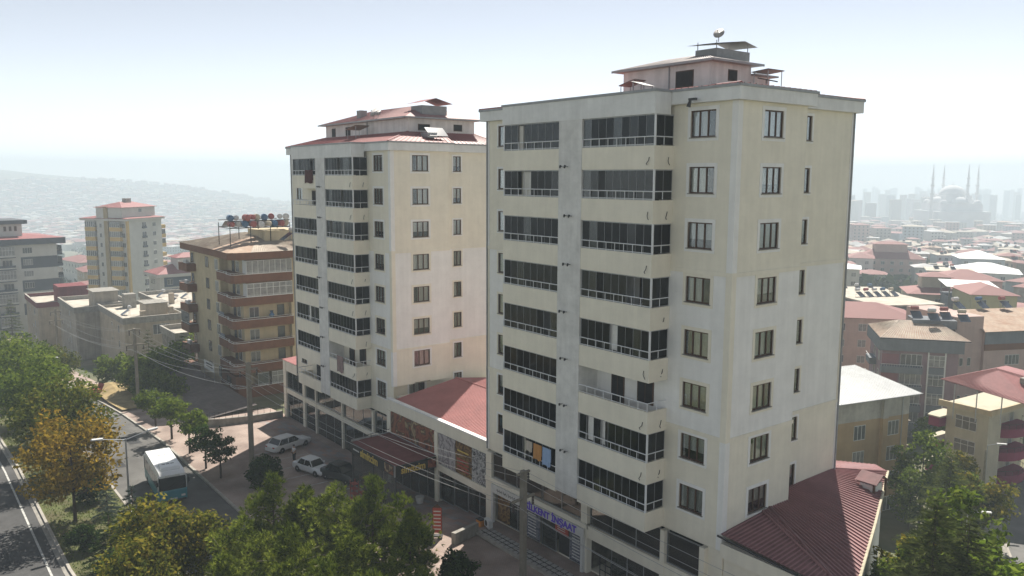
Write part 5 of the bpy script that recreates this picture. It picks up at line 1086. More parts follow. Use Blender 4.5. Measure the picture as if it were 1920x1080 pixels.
# far mass of the town, past counting
def mass(n, U0, U1, V0, V1, hr, wr, name, label):
    mb = MB(); k = 0
    for _ in range(n*3):
        if k >= n: break
        p = ground_px(rt_.uniform(U0, U1), rt_.uniform(V0, V1))
        if not p: continue
        w_, d_, h = rt_.uniform(*wr), rt_.uniform(*wr), rt_.uniform(*hr); g = H(p.x, p.y)
        mb.m(rt_.choice(WM)).box(p.x-w_/2, p.x+w_/2, p.y-d_/2, p.y+d_/2, g-2, g+h); mb.m(rt_.choice(RM)); hip(mb, p.x-w_/2-.5, p.x+w_/2+.5, p.y-d_/2-.5, p.y+d_/2+.5, g+h, g+h+rt_.uniform(.6, 3)); k += 1
    o = mb.build(name, kind='stuff'); tag(o, label, 'town')
mass(2800, -60, 600, 338, 470, (5, 12), (9, 22), 'far_town', 'mass of far hazy houses filling the left valley and hillside')
mass(1100, 1250, 2300, 400, 470, (9, 18), (10, 20), 'far_town', 'mass of far hazy houses filling the right-hand slope')
mass(160, 1925, 2300, 470, 640, (8, 13), (9, 14), 'far_town', 'houses beyond the right edge of the view, along the lower road')
mass(240, 1585, 1925, 452, 512, (6, 11), (8, 12), 'far_town', 'dense small roofs packed between the right-hand houses')
# far-off groves among the houses
mb = MB(leafmat('far_foliage', ((.03, .05, .02), (.06, .085, .035), (.09, .11, .05)), .1))
for _ in range(420):
    p = ground_px(rt_.choice((rt_.uniform(-10, 570), rt_.uniform(1580, 1930))), rt_.uniform(350, 560))
    if not p: continue
    g = H(p.x, p.y); r_ = rt_.uniform(2, 5)
    for i in range(26):
        a = rt_.uniform(0, 6.28); q = Vector((p.x+rt_.gauss(0, r_*.8), p.y+rt_.gauss(0, r_*.8), g+rt_.uniform(.5, r_*1.7))); s_ = r_*.38
        e1 = Vector((math.cos(a), math.sin(a), rt_.uniform(-.5, .5)))*s_; e2 = Vector((-math.sin(a)*.5, math.cos(a)*.5, .8))*s_
        mb.poly([q-e1-e2, q+e1-e2, q+e1+e2, q-e1+e2])
tag(mb.build('far_groves', kind='stuff'), 'scattered dark green groves among the far houses', 'trees')
# ---- mosque on the skyline
pm = at_d(1783, 400, 1350); zg = H(pm.x, pm.y)
mq = thing('mosque', 'faint great mosque with four slender minarets on the skyline', 'mosque', (pm.x, pm.y, pm.z-8), R(52)); mq.scale = (1.227,)*3
M_STONE = mat('pale_stone', (.74, .74, .74), .9, .08, .1)
MB(M_STONE).box(-34, 34, -34, 34, (zg-pm.z-4)/1.227, 10).box(-27, 27, -27, 27, 10, 20).box(-17, 17, -17, 17, 20, 31).build('hall', mq)
dome = lambda r, h, x, y, z, n=20: [(r*math.cos(t), h*math.sin(t)) for t in np.linspace(0, math.pi/2-.03, 7)]
MB(M_STONE).lathe(dome(16.5, 13, 0, 0, 0)+[(.4, 13.5), (.4, 18)], (0, 0, 31), 24).build('main_dome', mq, smooth=True)
for a in range(4): c_, s_ = math.cos(a*math.pi/2), math.sin(a*math.pi/2); MB(M_STONE).lathe(dome(11, 9, 0, 0, 0), (19*c_, 19*s_, 20), 18).build('half_dome', mq, smooth=True)
for sx in (-1, 1):
    for sy in (-1, 1): MB(M_STONE).lathe(dome(5, 5, 0, 0, 0), (22*sx, 22*sy, 20), 12).build('corner_dome', mq, smooth=True)
for U, top in ((1745, 309), (1765, 309), (1811, 309), (1829, 309)):
    # four minarets at the corners of the court
    i = (1745, 1765, 1811, 1829).index(U); lx, ly = ((-38, 8), (-8, 38), (8, -38), (38, -8))[i]
    prof = [(2.4, (zg-pm.z-4)/1.227), (2.1, 14), (1.8, 16), (1.6, 34), (2.6, 35.5), (2.6, 37), (1.45, 37.2), (1.4, 46), (2.3, 47.5), (2.3, 49), (1.25, 49.2), (1.2, 57), (1.9, 58), (1.9, 59), (1.1, 59.2), (1.0, 64), (.25, 77), (.1, 79)]
    o = at_d(U, 400, 1350+(-27, 27, -27, 27)[i]); v_ = Matrix.Rotation(-R(52), 4, 'Z') @ (o-pm)*(1/1.227); MB(M_STONE).lathe([(r_*1.12, z*.915) for r_, z in prof], (v_.x, v_.y, 0), 10).build('minaret', mq)
# ------------------------------------------------------------------ trees
L_AUT = leafmat('autumn_leaf', ((.07, .065, .014), (.18, .135, .02), (.30, .20, .028), (.40, .27, .035)), .4)
L_YG = leafmat('yellowgreen_leaf', ((.045, .06, .012), (.10, .12, .018), (.19, .18, .025), (.28, .22, .035)), .4)
L_GRN = leafmat('green_leaf', ((.04, .065, .012), (.085, .13, .02), (.14, .19, .028), (.20, .24, .04)), .45)
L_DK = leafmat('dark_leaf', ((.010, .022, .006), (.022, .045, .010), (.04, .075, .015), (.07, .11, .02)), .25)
L_BRT = leafmat('bright_leaf', ((.045, .08, .012), (.10, .16, .018), (.17, .24, .028), (.23, .30, .04)), .4)
L_PINE = leafmat('pine_needle', ((.035, .055, .010), (.105, .145, .02), (.21, .255, .035), (.33, .36, .06)), .12)
L_BLU = leafmat('blue_spruce_needle', ((.03, .05, .04), (.07, .10, .08), (.12, .15, .12)), .15)
L_CED = leafmat('cedar_needle', ((.045, .06, .018), (.10, .125, .035), (.16, .185, .06)), .3)
M_BARK = mat('bark', (.085, .062, .045), .95, .3, 3, .8, 12); M_BARKP = mat('pine_bark', (.16, .11, .08), .95, .3, 3, .8, 12); M_TWIG = mat('dry_twig', (.34, .29, .23), .9, .2, 4)
def limbs(mb, rg, h, r, cr, base_h, n, lean=(0, 0), m=None):
    if m: mb.m(m)
    tip = []; top = Vector((lean[0], lean[1], h*.82)); pts = [Vector((0, 0, -.3)), Vector((lean[0]*.3, lean[1]*.3, base_h)), (Vector((lean[0]*.3, lean[1]*.3, base_h))+top)/2, top]
    for i in range(3): mb.tube(pts[i], pts[i+1], r*(1-.27*i), r*(1-.27*(i+1)), 8, cap=False)
    for i in range(n):
        t = rg.uniform(.0, .9); o = pts[1].lerp(top, t); a = rg.uniform(0, 6.28); ln = cr*(1-.45*t)*rg.uniform(.6, 1)
        e = o+Vector((math.cos(a)*ln, math.sin(a)*ln, ln*rg.uniform(.2, .75))); mid = o.lerp(e, .5)+Vector((0, 0, -.08*ln))
        rr = r*.42*(1-.5*t); mb.tube(o, mid, rr, rr*.6, 6, cap=False); mb.tube(mid, e, rr*.6, rr*.2, 5, cap=False); tip.append(e)
    return tip
def crown_leaves(rg, clumps, per, size, flat=.5):
    V = []; F = []
    for c, r in clumps:
        nn = int(per*(r*r)); 
        for _ in range(nn):
            d = Vector((rg.gauss(0, 1), rg.gauss(0, 1), rg.gauss(0, 1))).normalized(); q = c+d*(r*(.45+.6*rg.random()**.6)); q.z = c.z+(q.z-c.z)*.8
            nrm = (d*(1-flat)+Vector((rg.gauss(0, .6), rg.gauss(0, .6), rg.gauss(.5, .6)))).normalized(); a = nrm.orthogonal().normalized(); a = a*math.cos(x_ := rg.uniform(0, 6.28))+nrm.cross(a)*math.sin(x_); b = nrm.cross(a)
            s = size*rg.uniform(.5, 1.55); k = len(V); V += [tuple(q-a*s), tuple(q+b*s*.55), tuple(q+a*s), tuple(q-b*s*.55)]; F.append((k, k+1, k+2, k+3))
    return V, F
def leaf_tree(name, seed, h, cr, base_h, lm, size=.17, ncl=46, per=150, squash=.8, bark=None, trunk=.16):
    """returns (trunk mesh, crown mesh): clumps of leaf-sized faces round a limbed trunk"""
    rg = random.Random(seed); tb = MB(bark or M_BARK); tips = limbs(tb, rg, h, trunk, cr*.85, base_h, 11)
    cl = [(t+Vector((0, 0, .1)), rg.uniform(.55, .9)*cr*.34) for t in tips]; cz = (h+base_h)/2
    for _ in range(ncl):
        d = Vector((rg.gauss(0, 1), rg.gauss(0, 1), rg.gauss(0, 1))).normalized(); k = rg.random()**.4
        cl.append((Vector((d.x*cr*k*.85, d.y*cr*k*.85, cz+d.z*(h-base_h)*.47*k*squash/.8)), rg.uniform(.5, 1.0)*cr*.30))
    V, F = crown_leaves(rg, cl, per/(cr*.3)**2*.42, size); me = bpy.data.meshes.new('crown'); me.from_pydata(V, [], F); me.materials.append(lm)
    return tb.mesh('trunk', True), me
def pine_tree(seed, h, cr, lm=None, ntuft=2100, nl=.34, wid=.038, conical=False):
    rg = random.Random(seed); tb = MB(M_BARKP); tips = limbs(tb, rg, h, .16, cr, h*.22, 22)
    tb.m(M_TWIG)
    cl = []
    for t in tips:
        for _ in range(2): cl.append((t+Vector((rg.gauss(0, .3), rg.gauss(0, .3), rg.gauss(0, .25))), rg.uniform(.5, .85)))
        if rg.random() < .35:
            e = t+Vector((t.x*.3, t.y*.3, rg.uniform(.2, .8))); tb.tube(t, e, .03, .012, 5, cap=False); tb.tube(t.lerp(e, .6), e+Vector((rg.gauss(0, .3), rg.gauss(0, .3), .2)), .018, .008, 4, cap=False)
        for _ in range(2): e = t+Vector((rg.gauss(0, .55), rg.gauss(0, .55), rg.uniform(-.1, .6))); tb.tube(t, e, .02, .008, 4, cap=False)
    for i in range(16):
        t = i/15; a = rg.uniform(0, 6.28); rr = cr*(1-t)**(1 if conical else .6)*rg.uniform(.2, .8); cl.append((Vector((math.cos(a)*rr, math.sin(a)*rr, h*(.35+.63*t))), rg.uniform(.5, .85)))
    cl.append((Vector((0, 0, h-.3)), .5))
    V = []; F = []; tot = sum(r*r for _, r in cl)
    for c, r in cl:
        for _ in range(int(ntuft*r*r/tot)):
            d = Vector((rg.gauss(0, 1), rg.gauss(0, 1), rg.gauss(.45, .9))).normalized(); o = c+d*(r*(.55+.45*rg.random())); ax = (d+Vector((rg.gauss(0, .25), rg.gauss(0, .25), .8))).normalized()
            for _ in range(11):
                n_ = (ax+Vector((rg.gauss(0, .5), rg.gauss(0, .5), rg.gauss(0, .5)))).normalized(); s_ = n_.orthogonal().normalized()*wid; e = o+n_*nl*rg.uniform(.7, 1.2); k = len(V)
                V += [tuple(o-s_), tuple(o+s_), tuple(e)]; F.append((k, k+1, k+2))
    me = bpy.data.meshes.new('crown'); me.from_pydata(V, [], F); me.materials.append(lm or L_PINE)
    return tb.mesh('trunk', True), me
def spruce(seed, h, cr, lm, layers=16, wd=.03, nl=.32):
    rg = random.Random(seed); tb = MB(M_BARK).tube((0, 0, -.3), (0, 0, h*.95), .11, .02, 7); V = []; F = []
    for i in range(layers):
        t = i/(layers-1); z = h*(.1+.88*t); L = cr*(1-t)**.85+.12
        for j in range(int(10-4*t)):
            a = rg.uniform(0, 6.28); ln = L*rg.uniform(.75, 1.1); d = Vector((math.cos(a), math.sin(a), 0)); tb.tube((0, 0, z), d*ln+Vector((0, 0, z-.25*ln)), .025, .008, 4, cap=False)
            for k in range(int(26*ln)+6):
                u = rg.random()**.7; o = Vector((0, 0, z))+d*(ln*u)+Vector((0, 0, -.25*ln*u)); sd = Vector((-d.y, d.x, 0))*rg.choice((-1, 1)); n_ = (d*.6+sd*rg.uniform(.1, .9)+Vector((0, 0, rg.uniform(-.25, .5)))).normalized()
                s_ = n_.orthogonal().normalized()*wd; e = o+n_*nl*rg.uniform(.6, 1.2); q = len(V); V += [tuple(o-s_), tuple(o+s_), tuple(e)]; F.append((q, q+1, q+2))
    me = bpy.data.meshes.new('crown'); me.from_pydata(V, [], F); me.materials.append(lm); return tb.mesh('trunk', True), me
def plant(name, label, cat, meshes, x, y, z=None, rz=0, sc_=1, group=None):
    t = thing(name, label, cat, (x, y, H(x, y) if z is None else z), rz, group); t.scale = (sc_,)*3 if not hasattr(sc_, '__len__') else sc_
    put('trunk', meshes[0], t); put('crown', meshes[1], t); return t
# foreground pines, placed by where their tops show
PV = [pine_tree(21, 8.0, 2.3), pine_tree(22, 8.0, 2.0), pine_tree(23, 8.0, 2.5)]
PN = [(510, 887, 7.6, 'bushy pine in front of the dark round shrub, leftmost of the back row'), (572, 905, 7.0, 'slim pine rising before the gap beside the white cars'), (630, 902, 7.6, 'pine whose top stands just left of the canopy sign'), (697, 893, 7.8, 'tall pine whose top reaches the canopy wires'), (768, 950, 6.6, 'rightmost pine, beside the sunlit paving'),
      (455, 965, 7.0, 'pine at the left of the front clump, beside the yellow-green tree'), (545, 985, 7.6, 'pine in the middle of the front clump with bare twigs'), (660, 985, 7.6, 'pine in the front clump below the canopy'), (745, 1030, 6.8, 'low pine at the right end of the front clump'), (600, 1050, 7.8, 'pine cut by the bottom edge, centre of the clump'), (420, 1035, 6.6, 'pine cut by the bottom edge, left side of the clump'), (700, 1070, 7.8, 'pine cut by the bottom edge, right side of the clump')]
for i, (U, V_, zt, lab) in enumerate(PN):
    p = at_z(U, V_, zt); plant('pine_tree', lab, 'pine tree', PV[i % 3], p.x, p.y, S(p.x), rnd.uniform(0, 6.28), (zt-S(p.x))/8.0*.94, 'pines in the street garden')
# median trees
TA = leaf_tree('a', 31, 9.2, 4.5, 2.0, L_AUT, .16, 90, 260); TB = leaf_tree('b', 32, 6.6, 3.3, 1.2, L_YG, .14, 70, 240); TG = leaf_tree('g', 33, 9.2, 5.0, 1.6, L_GRN, .18, 95, 250); TG2 = leaf_tree('g2', 34, 8.6, 4.6, 1.6, leafmat('olive_leaf', ((.03, .045, .01), (.07, .09, .015), (.12, .135, .02), (.20, .18, .03)), .4), .17, 90, 250)
plant('autumn_tree', 'large golden-brown tree on the median beside the street lamp', 'tree', TA, -45.0, -24.6, S(-45), .4)
p = at_z(300, 950, 5.6); plant('yellowgreen_tree', 'yellow-green tree on the median left of the pines', 'tree', TB, p.x, p.y, S(p.x), 1, 1.0)
p = at_z(255, 1010, 4.6); plant('yellowgreen_tree', 'lower yellow-green tree at the bottom edge, left of the pines', 'tree', TB, p.x+1, p.y, S(p.x), 2.4, .85)
p = at_z(370, 960, 5.0); plant('yellowgreen_tree', 'yellow-green tree squeezed between bus front and pines', 'tree', TB, p.x, p.y, S(p.x), 4, .82)
plant('green_tree', 'broad green tree on the median left of the golden tree', 'tree', TG2, -58, -23.2, S(-58), 2, 1.05)
plant('green_tree', 'dark green tree on the median, below the far lamp', 'tree', TG, -71, -23.0, S(-71), 1)
plant('green_tree', 'dense green tree at the left edge, beyond the far lamp', 'tree', TG, -84, -23.6, S(-84), 3, 1.05)
plant('green_tree', 'green tree furthest left on the median', 'tree', TG, -98, -23.6, S(-98), 5, 1.08)
plant('green_tree', 'green tree behind the far lamp, nearest the old blocks', 'tree', TG, -108, -20.5, S(-108), 2.2, 1.0)
plant('green_tree', 'green tree above the dry bank', 'tree', TG2, -113, -15.5, S(-113), 4.2, .8)
plant('autumn_tree', 'yellow tree at the left edge below the grey banded block', 'tree', TA, -118, -25.5, S(-118), 2, .95)
SP = spruce(41, 5.0, 1.9, L_BLU); plant('blue_spruce', 'small blue-grey spruce on the median below the golden tree', 'spruce', SP, -37.2, -21.9, S(-37), 0, .95); plant('blue_spruce', 'blue-grey spruce beside the street lamp and bus', 'spruce', SP, -44.5, -22.3, S(-44), 2, .6)
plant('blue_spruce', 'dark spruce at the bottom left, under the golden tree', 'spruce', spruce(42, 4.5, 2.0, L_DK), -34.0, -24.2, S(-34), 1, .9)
# round street trees on the pavement
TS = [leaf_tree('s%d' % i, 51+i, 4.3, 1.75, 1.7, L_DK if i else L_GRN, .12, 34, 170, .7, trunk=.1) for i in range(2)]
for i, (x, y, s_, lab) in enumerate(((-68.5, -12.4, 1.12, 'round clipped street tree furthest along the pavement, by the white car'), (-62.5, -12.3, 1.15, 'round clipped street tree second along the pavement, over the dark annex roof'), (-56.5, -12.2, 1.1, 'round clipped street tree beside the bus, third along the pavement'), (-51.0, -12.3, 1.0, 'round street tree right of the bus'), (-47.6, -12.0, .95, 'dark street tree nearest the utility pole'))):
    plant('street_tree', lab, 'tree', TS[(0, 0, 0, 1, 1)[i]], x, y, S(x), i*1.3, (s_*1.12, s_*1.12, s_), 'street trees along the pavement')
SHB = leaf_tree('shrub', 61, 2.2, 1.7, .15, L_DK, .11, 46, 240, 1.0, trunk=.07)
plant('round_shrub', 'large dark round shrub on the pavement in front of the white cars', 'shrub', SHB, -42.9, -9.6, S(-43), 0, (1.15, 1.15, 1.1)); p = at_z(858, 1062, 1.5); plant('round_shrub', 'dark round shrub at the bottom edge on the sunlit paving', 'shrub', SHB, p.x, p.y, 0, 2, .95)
p = at_z(800, 1010, 1.2); plant('young_pine', 'small young pine at the edge of the sunlit paving', 'pine tree', pine_tree(25, 2.6, .8, ntuft=160), p.x-.5, p.y, 0, 0, .9)
for i, (x, y, s_, lab) in enumerate(((-33, -22.4, .9, 'added dark low shrub standing in for tree shade on the median, nearest the pines'), (-48.5, -22.6, .9, 'added dark shrub standing in for the shade under the golden tree'), (-54, -23.8, 1.1, 'added dark shrub standing in for tree shade between golden and green trees'), (-63.5, -22.4, 1.2, 'added dark shrub standing in for the shade below the broad green tree'), (-38.5, -25.2, .8, 'small added dark shrub standing in for tree shade at the boulevard kerb'), (-76, -22.6, 1.2, 'added dark shrub standing in for the shade under the trees by the far lamp'), (-29.5, -24.6, 1.0, 'added dark shrub standing in for tree shade at the bottom left beside the kerb'))): plant('round_shrub', lab, 'shrub', SHB, x, y, S(x), i, s_)  # bushes added to darken the median where tree shade lies
# bushes and conifers by the old blocks
TBU = leaf_tree('bush', 63, 4.0, 2.8, .3, L_GRN, .2, 44, 170, 1.0, trunk=.1); TCO = spruce(64, 9, 2.6, L_CED)
for i, (x, y, s_, lab) in enumerate(((-88, -8.2, 1.0, 'leafy bush behind the white car at the street end'), (-94, -7.5, 1.25, 'broad bush between dry bank and old beige block'), (-101, -6.8, 1.15, 'bush at the corner of the old beige block'), (-83.8, -6.6, .9, 'low bush beside the dark annex roof'), (-106, -8.8, 1.2, 'bush above the dry bank, below the middle old block'), (-97, -3.6, 1.5, 'tall bush in front of the rubble house'))): plant('bush', lab, 'bush', TBU, x, y, S(x), i*.9, s_)
plant('cedar_tree', 'tall dark cedar before the old beige block', 'cedar', TCO, -103, -4.5, S(-103), 0, .95); plant('cedar_tree', 'cedar beside the rubble house, right of the utility pole', 'cedar', TCO, -96, -1.5, S(-96), 1, .9); p = at_d(18, 560, 175); plant('cedar_tree', 'hazy cedar at the left edge below the banded block', 'cedar', TCO, p.x, p.y, H(p.x, p.y), 0, 1.35)
p = at_d(395, 620, 128); plant('bush', 'sunlit bush peeping out behind the brown balconies', 'bush', TBU, -112, 6, H(-112, 6), 0, 1.5)
# trees on the lower ground at the right
T_R1 = leaf_tree('r1', 71, 10, 3.4, 2, L_GRN, .2, 60, 210, .95); T_R2 = spruce(72, 11, 4.6, L_CED, 26, .055, .5); T_R3 = leaf_tree('r3', 73, 7.5, 3.0, 1.8, L_YG, .19, 46, 190); T_R4 = leaf_tree('r4', 74, 7, 3.2, 1.2, L_BRT, .2, 50, 200)
def rtree(nm, lab, cat, ms, U, V_, h0, h, sc_=1, rz=0):
    z = -12+h; q = at_z(U, V_, z)
    for _ in range(6): z = H(q.x, q.y)+h; q = at_z(U, V_, z)
    return plant(nm, lab, cat, ms, q.x, q.y, H(q.x, q.y), rz, h/h0*sc_)
rtree('green_tree', 'tall green tree right of the tan block', 'tree', T_R1, 1735, 815, 10, 10.5); rtree('cedar_tree', 'broad cedar in the middle of the right-hand trees', 'cedar', T_R2, 1785, 850, 11, 11.5); rtree('cedar_tree', 'lower feathery cedar in front of the tall ones at the right', 'cedar', T_R2, 1758, 930, 11, 9.5, 1, 2)
rtree('yellowgreen_tree', 'round yellow-green tree beside the lower road', 'tree', T_R3, 1850, 895, 7.5, 7.5, 1.1); rtree('bright_tree', 'bright green tree at the bottom right corner', 'tree', T_R4, 1880, 1045, 7, 6.5, 1.1); rtree('yellowgreen_tree', 'small brownish tree below the cedars at the right', 'tree', T_R3, 1725, 985, 7.5, 6, 1, 1)
rtree('green_tree', 'green tree in the shade behind the red-roofed wing', 'tree', T_R1, 1706, 985, 10, 7, .8); rtree('bright_tree', 'bushy green tree at the foot of the wing, bottom right', 'tree', T_R4, 1700, 1035, 7, 5, .9, 2); rtree('green_tree', 'green tree between cedar and lower pavement', 'tree', T_R1, 1805, 960, 10, 8, 1, 3); rtree('bright_tree', 'low green bush-like tree at the bottom, left of the kerb', 'tree', T_R4, 1790, 1040, 7, 5, 1, 4)
rtree('green_tree', 'slim green tree against the tan block', 'tree', T_R1, 1712, 862, 10, 8.5, .85, 5); rtree('green_tree', 'green tree right of the broad cedar', 'tree', T_R1, 1826, 880, 10, 8, .9, 4); rtree('cedar_tree', 'cedar at the right, beside the street lamp', 'cedar', T_R2, 1822, 935, 11, 9.5, .9, 4); rtree('green_tree', 'dark tree beside the pink block', 'tree', T_R1, 1860, 690, 10, 8, .8, 1); rtree('bush', 'dark hedge-like bush beside the side road', 'bush', TBU, 1745, 785, 4, 4, 1, 1); rtree('green_tree', 'sunlit tree at the corner of the curved house', 'tree', T_R3, 1800, 830, 7.5, 8, .9, 2)
# grass tufts on the median
rg = random.Random(5); mb = MB(leafmat('grass_blade', ((.05, .08, .015), (.10, .14, .03), (.16, .19, .04)), .3))
for _ in range(9000):
    x = rg.uniform(-80, -22); y = rg.uniform(-26.3, -20.7); z = S(x)-.01; a = rg.uniform(0, 6.28); s_ = .05; h_ = rg.uniform(.06, .16); mb.poly([(x-math.cos(a)*s_, y-math.sin(a)*s_, z), (x+math.cos(a)*s_, y+math.sin(a)*s_, z), (x+rg.uniform(-.06, .06), y+rg.uniform(-.06, .06), z+h_)])
tag(mb.build('grass', kind='stuff'), 'short green grass growing on the median', 'grass')
# ------------------------------------------------------------------ vehicles
M_CARW = mat('car_white', (.70, .71, .71), .25, .04, 1, spec=.6); M_CARD = mat('car_dark', (.03, .035, .035), .25, .1, 1, spec=.6); M_CARG = mat('car_grey', (.30, .32, .34), .3, .08, 1, spec=.6)
M_TYRE = mat('tyre', (.02, .02, .02), .9, .2, 5); M_RIM = mat('rim', (.35, .36, .37), .35, .1, 5, metal=.6); M_CGL = mat('car_glass', (.015, .018, .02), .06, .2, 1, spec=.8); M_LAMPR = mat('tail_lamp', (.35, .02, .02), .3, .1, 4); M_LAMPW = mat('head_lamp', (.6, .6, .58), .15, .1, 4, spec=.7)
def wheel(par, x, y, r=.31, w=.2):
    o = put('wheel', shared(('ty', r, w), lambda: MB(M_TYRE).lathe([(r*.62, -w/2), (r*.94, -w/2), (r, -w*.3), (r, w*.3), (r*.94, w/2), (r*.62, w/2)], (0, 0, 0), 18, 'y').mesh('wheel')), par, (x, y, r))
    put('rim', shared(('ri', r, w), lambda: MB(M_RIM).lathe([(.04, -w*.5-.004), (r*.6, -w*.5+.012), (r*.6, w*.5-.012), (.04, w*.5+.004)], (0, 0, 0), 12, 'y').mesh('rim')), o)
def loft(mb, secs):
    """sections along x: (x, [(y, z)...]) with equal counts, closed at both ends"""
    b = len(mb.v); n = len(secs[0][1])
    for x, pr in secs: mb.v += [(x, y, z) for y, z in pr]
    for i in range(len(secs)-1):
        for j in range(n):
            k = (j+1) % n; mb.f.append((b+i*n+j, b+i*n+k, b+(i+1)*n+k, b+(i+1)*n+j)); mb.mi.append(mb.cur)
    mb.f.append(tuple(b+j for j in range(n))); mb.f.append(tuple(b+(len(secs)-1)*n+j for j in reversed(range(n)))); mb.mi += [mb.cur]*2
def sedan(label, x, y, z, rz, paint, L=4.5, W=1.75, Hh=1.45, boxy=False, name='car', suv=False):
    """front towards +x"""
    t = thing(name, label, 'car', (x, y, z), rz); w = W/2; h = L/2; zb = .24; belt = .88 if not boxy else .86; tp = .09 if boxy else .18
    if suv: belt = 1.02
    def sec(x, zt, k=1.0, zlo=zb): return (x, [(-w*k, zlo+.12), (-w*k*.92, zlo), (w*k*.92, zlo), (w*k, zlo+.12), (w*k, zt*.72), (w*k*.95, zt-.05), (w*k*.80, zt), (-w*k*.80, zt), (-w*k*.95, zt-.05), (-w*k, zt*.72)])
    hood_z = belt-.03; mb = MB(paint)
    loft(mb, [sec(-h, belt*.78, .86, zb+.1), sec(-h+.12, belt-.02, .95), sec(-h+.6, belt+.02, 1), sec(-.3, belt, 1), sec(.55, belt-.01, 1), sec(h-.75, hood_z-.05, .99), sec(h-.15, hood_z-.18, .92), sec(h, zb+.42, .84, zb+.08)])
    body = mb.build('body', t, smooth=False)
    r0, r1 = (-h+.45, .95) if not suv else (-h+.12, .95)         # cabin foot
    f0, f1 = (-h+.95, .25) if not suv else (-h+.3, .35)
    if boxy: r0, r1, f0, f1 = -h+.75, .85, -h+1.2, .35
    cab = MB(M_CGL); loft(cab, [(r0, [(-w*.88, belt-.02), (w*.88, belt-.02), (w*.86, belt+.01), (-w*.86, belt+.01)]), (f0, [(-w*.93, belt-.02), (w*.93, belt-.02), (w*.74, Hh-.03), (-w*.74, Hh-.03)]), (f1, [(-w*.93, belt-.02), (w*.93, belt-.02), (w*.74, Hh-.04), (-w*.74, Hh-.04)]), (r1, [(-w*.9, belt-.03), (w*.9, belt-.03), (w*.86, belt), (-w*.86, belt)])]); cab.build('glass', t)
    rf = MB(paint); loft(rf, [(f0-.10, [(-w*.76, Hh-.07), (w*.76, Hh-.07), (w*.70, Hh-.01), (-w*.70, Hh-.01)]), ((f0+f1)/2, [(-w*.77, Hh-.05), (w*.77, Hh-.05), (w*.70, Hh+.02), (-w*.70, Hh+.02)]), (f1+.08, [(-w*.76, Hh-.08), (w*.76, Hh-.08), (w*.70, Hh-.02), (-w*.70, Hh-.02)])])
    for s in (-1, 1):
        for xa, za, xb_, zb_ in ((r0+.02, belt, f0-.03, Hh-.05), (r1-.02, belt-.01, f1+.03, Hh-.06), ((f0+f1)/2-.05, belt, (f0+f1)/2, Hh-.05)): rf.tube((xa, s*w*.90, za), (xb_, s*w*.755, zb_), .035, n=5)
    rf.build('roof', t)
    for s in (-1, 1):
        wheel(t, h-.82, s*(w-.09)); wheel(t, -h+.85, s*(w-.09))
        MB(M_LAMPW).box(h-.2, h-.02, s*w*.5-.18, s*w*.5+.18, zb+.34, zb+.46).build('headlight', t); MB(M_LAMPR).box(-h-.01, -h+.12, s*w*.62-.14, s*w*.62+.14, belt-.24, belt-.12).build('tail_light', t)
        MB(paint).box(.52, .66, s*(w+.01)-.02, s*(w+.13)+.02, belt+.02, belt+.14).build('mirror', t)
    MB(M_IRON).box(h-.06, h+.02, -w*.8, w*.8, zb+.02, zb+.2).build('bumper', t); MB(M_IRON if boxy else paint).box(-h-.03, -h+.05, -w*.82, w*.82, zb+.04, zb+.24).build('bumper', t)
    MB(M_SIGNW).box(h+.02, h+.03, -.25, .25, zb+.06, zb+.17).build('number_plate', t)
    return t
z_ = S(-52); sedan('white saloon car parked nose to the glazed shop base', -52.0, -3.6, z_+.012, math.atan2(3.2, -.95), M_CARW, 4.7, 1.8, 1.42)
p = at_z(586, 876, -1.4); sedan('old boxy white saloon beside the dark car, near the standing person', p.x, p.y, S(p.x)+.012, R(16), M_CARW, 4.2, 1.62, 1.38, True)
p = at_z(644, 884, -1.2); jp = sedan('dark car parked against the old white saloon, half hidden by pines', p.x+.3, p.y-.3, S(p.x)+.012, R(18), M_CARD, 4.3, 1.7, 1.6, True, suv=True)
p = at_z(284, 735, -2.6); sedan('white estate car at the far end of the street behind the round trees', p.x, p.y, S(p.x)+.02, R(-6), M_CARW, 4.5, 1.75, 1.65, suv=True)
p = at_z(312, 737, -2.8); sedan('white saloon behind the estate car at the street end', p.x, p.y+.3, S(p.x)+.02, R(-6), M_CARW, 4.2, 1.7, 1.4)
p = at_d(1768, 813, 118); q = ground_px(1768, 818); sedan('silver car on the side road beyond the right-hand trees', q.x, q.y, H(q.x, q.y)+.04, R(15), M_CARG, 4.4, 1.75, 1.45)
q = ground_px(1672, 1012); sedan('dark blue car in the shade beside the tan block', q.x, q.y, H(q.x, q.y)+.02, R(60), M_CARD, 4.3, 1.75, 1.45)
# ---- city bus
bs = thing('city_bus', 'white and teal city bus coming down the service road', 'bus', (-47.8, -16.85, S(-48)-.128), R(-5)); bs.rotation_euler = (0, math.atan2(S(-52)-S(-44), 8)*1, R(-5))
M_TEAL = mat('bus_teal', (.05, .24, .27), .35, .06, 1, spec=.5); M_BBLU = mat('bus_blue', (.04, .21, .26), .35, .06, 1, spec=.5); M_BWHT = mat('bus_white', (.74, .75, .74), .35, .05, 1, spec=.5)
hl, hw = 3.75, 1.15
def bsec(x, k, z0, z1): return (x, [(-hw*k, z0+.08), (-hw*k*.95, z0), (hw*k*.95, z0), (hw*k, z0+.08), (hw*k, z1), (-hw*k, z1)])
mb = MB(M_TEAL); loft(mb, [bsec(-hl, .97, .35, 1.28), bsec(-hl+.1, 1, .3, 1.28), bsec(hl-.25, 1, .3, 1.28)]); mb.build('lower_body', bs)
mb = MB(M_BBLU); loft(mb, [bsec(hl-.25, 1.003, .3, 1.30), bsec(hl-.05, .99, .3, 1.30), bsec(hl, .95, .36, 1.18)]); mb.build('front_panel', bs)
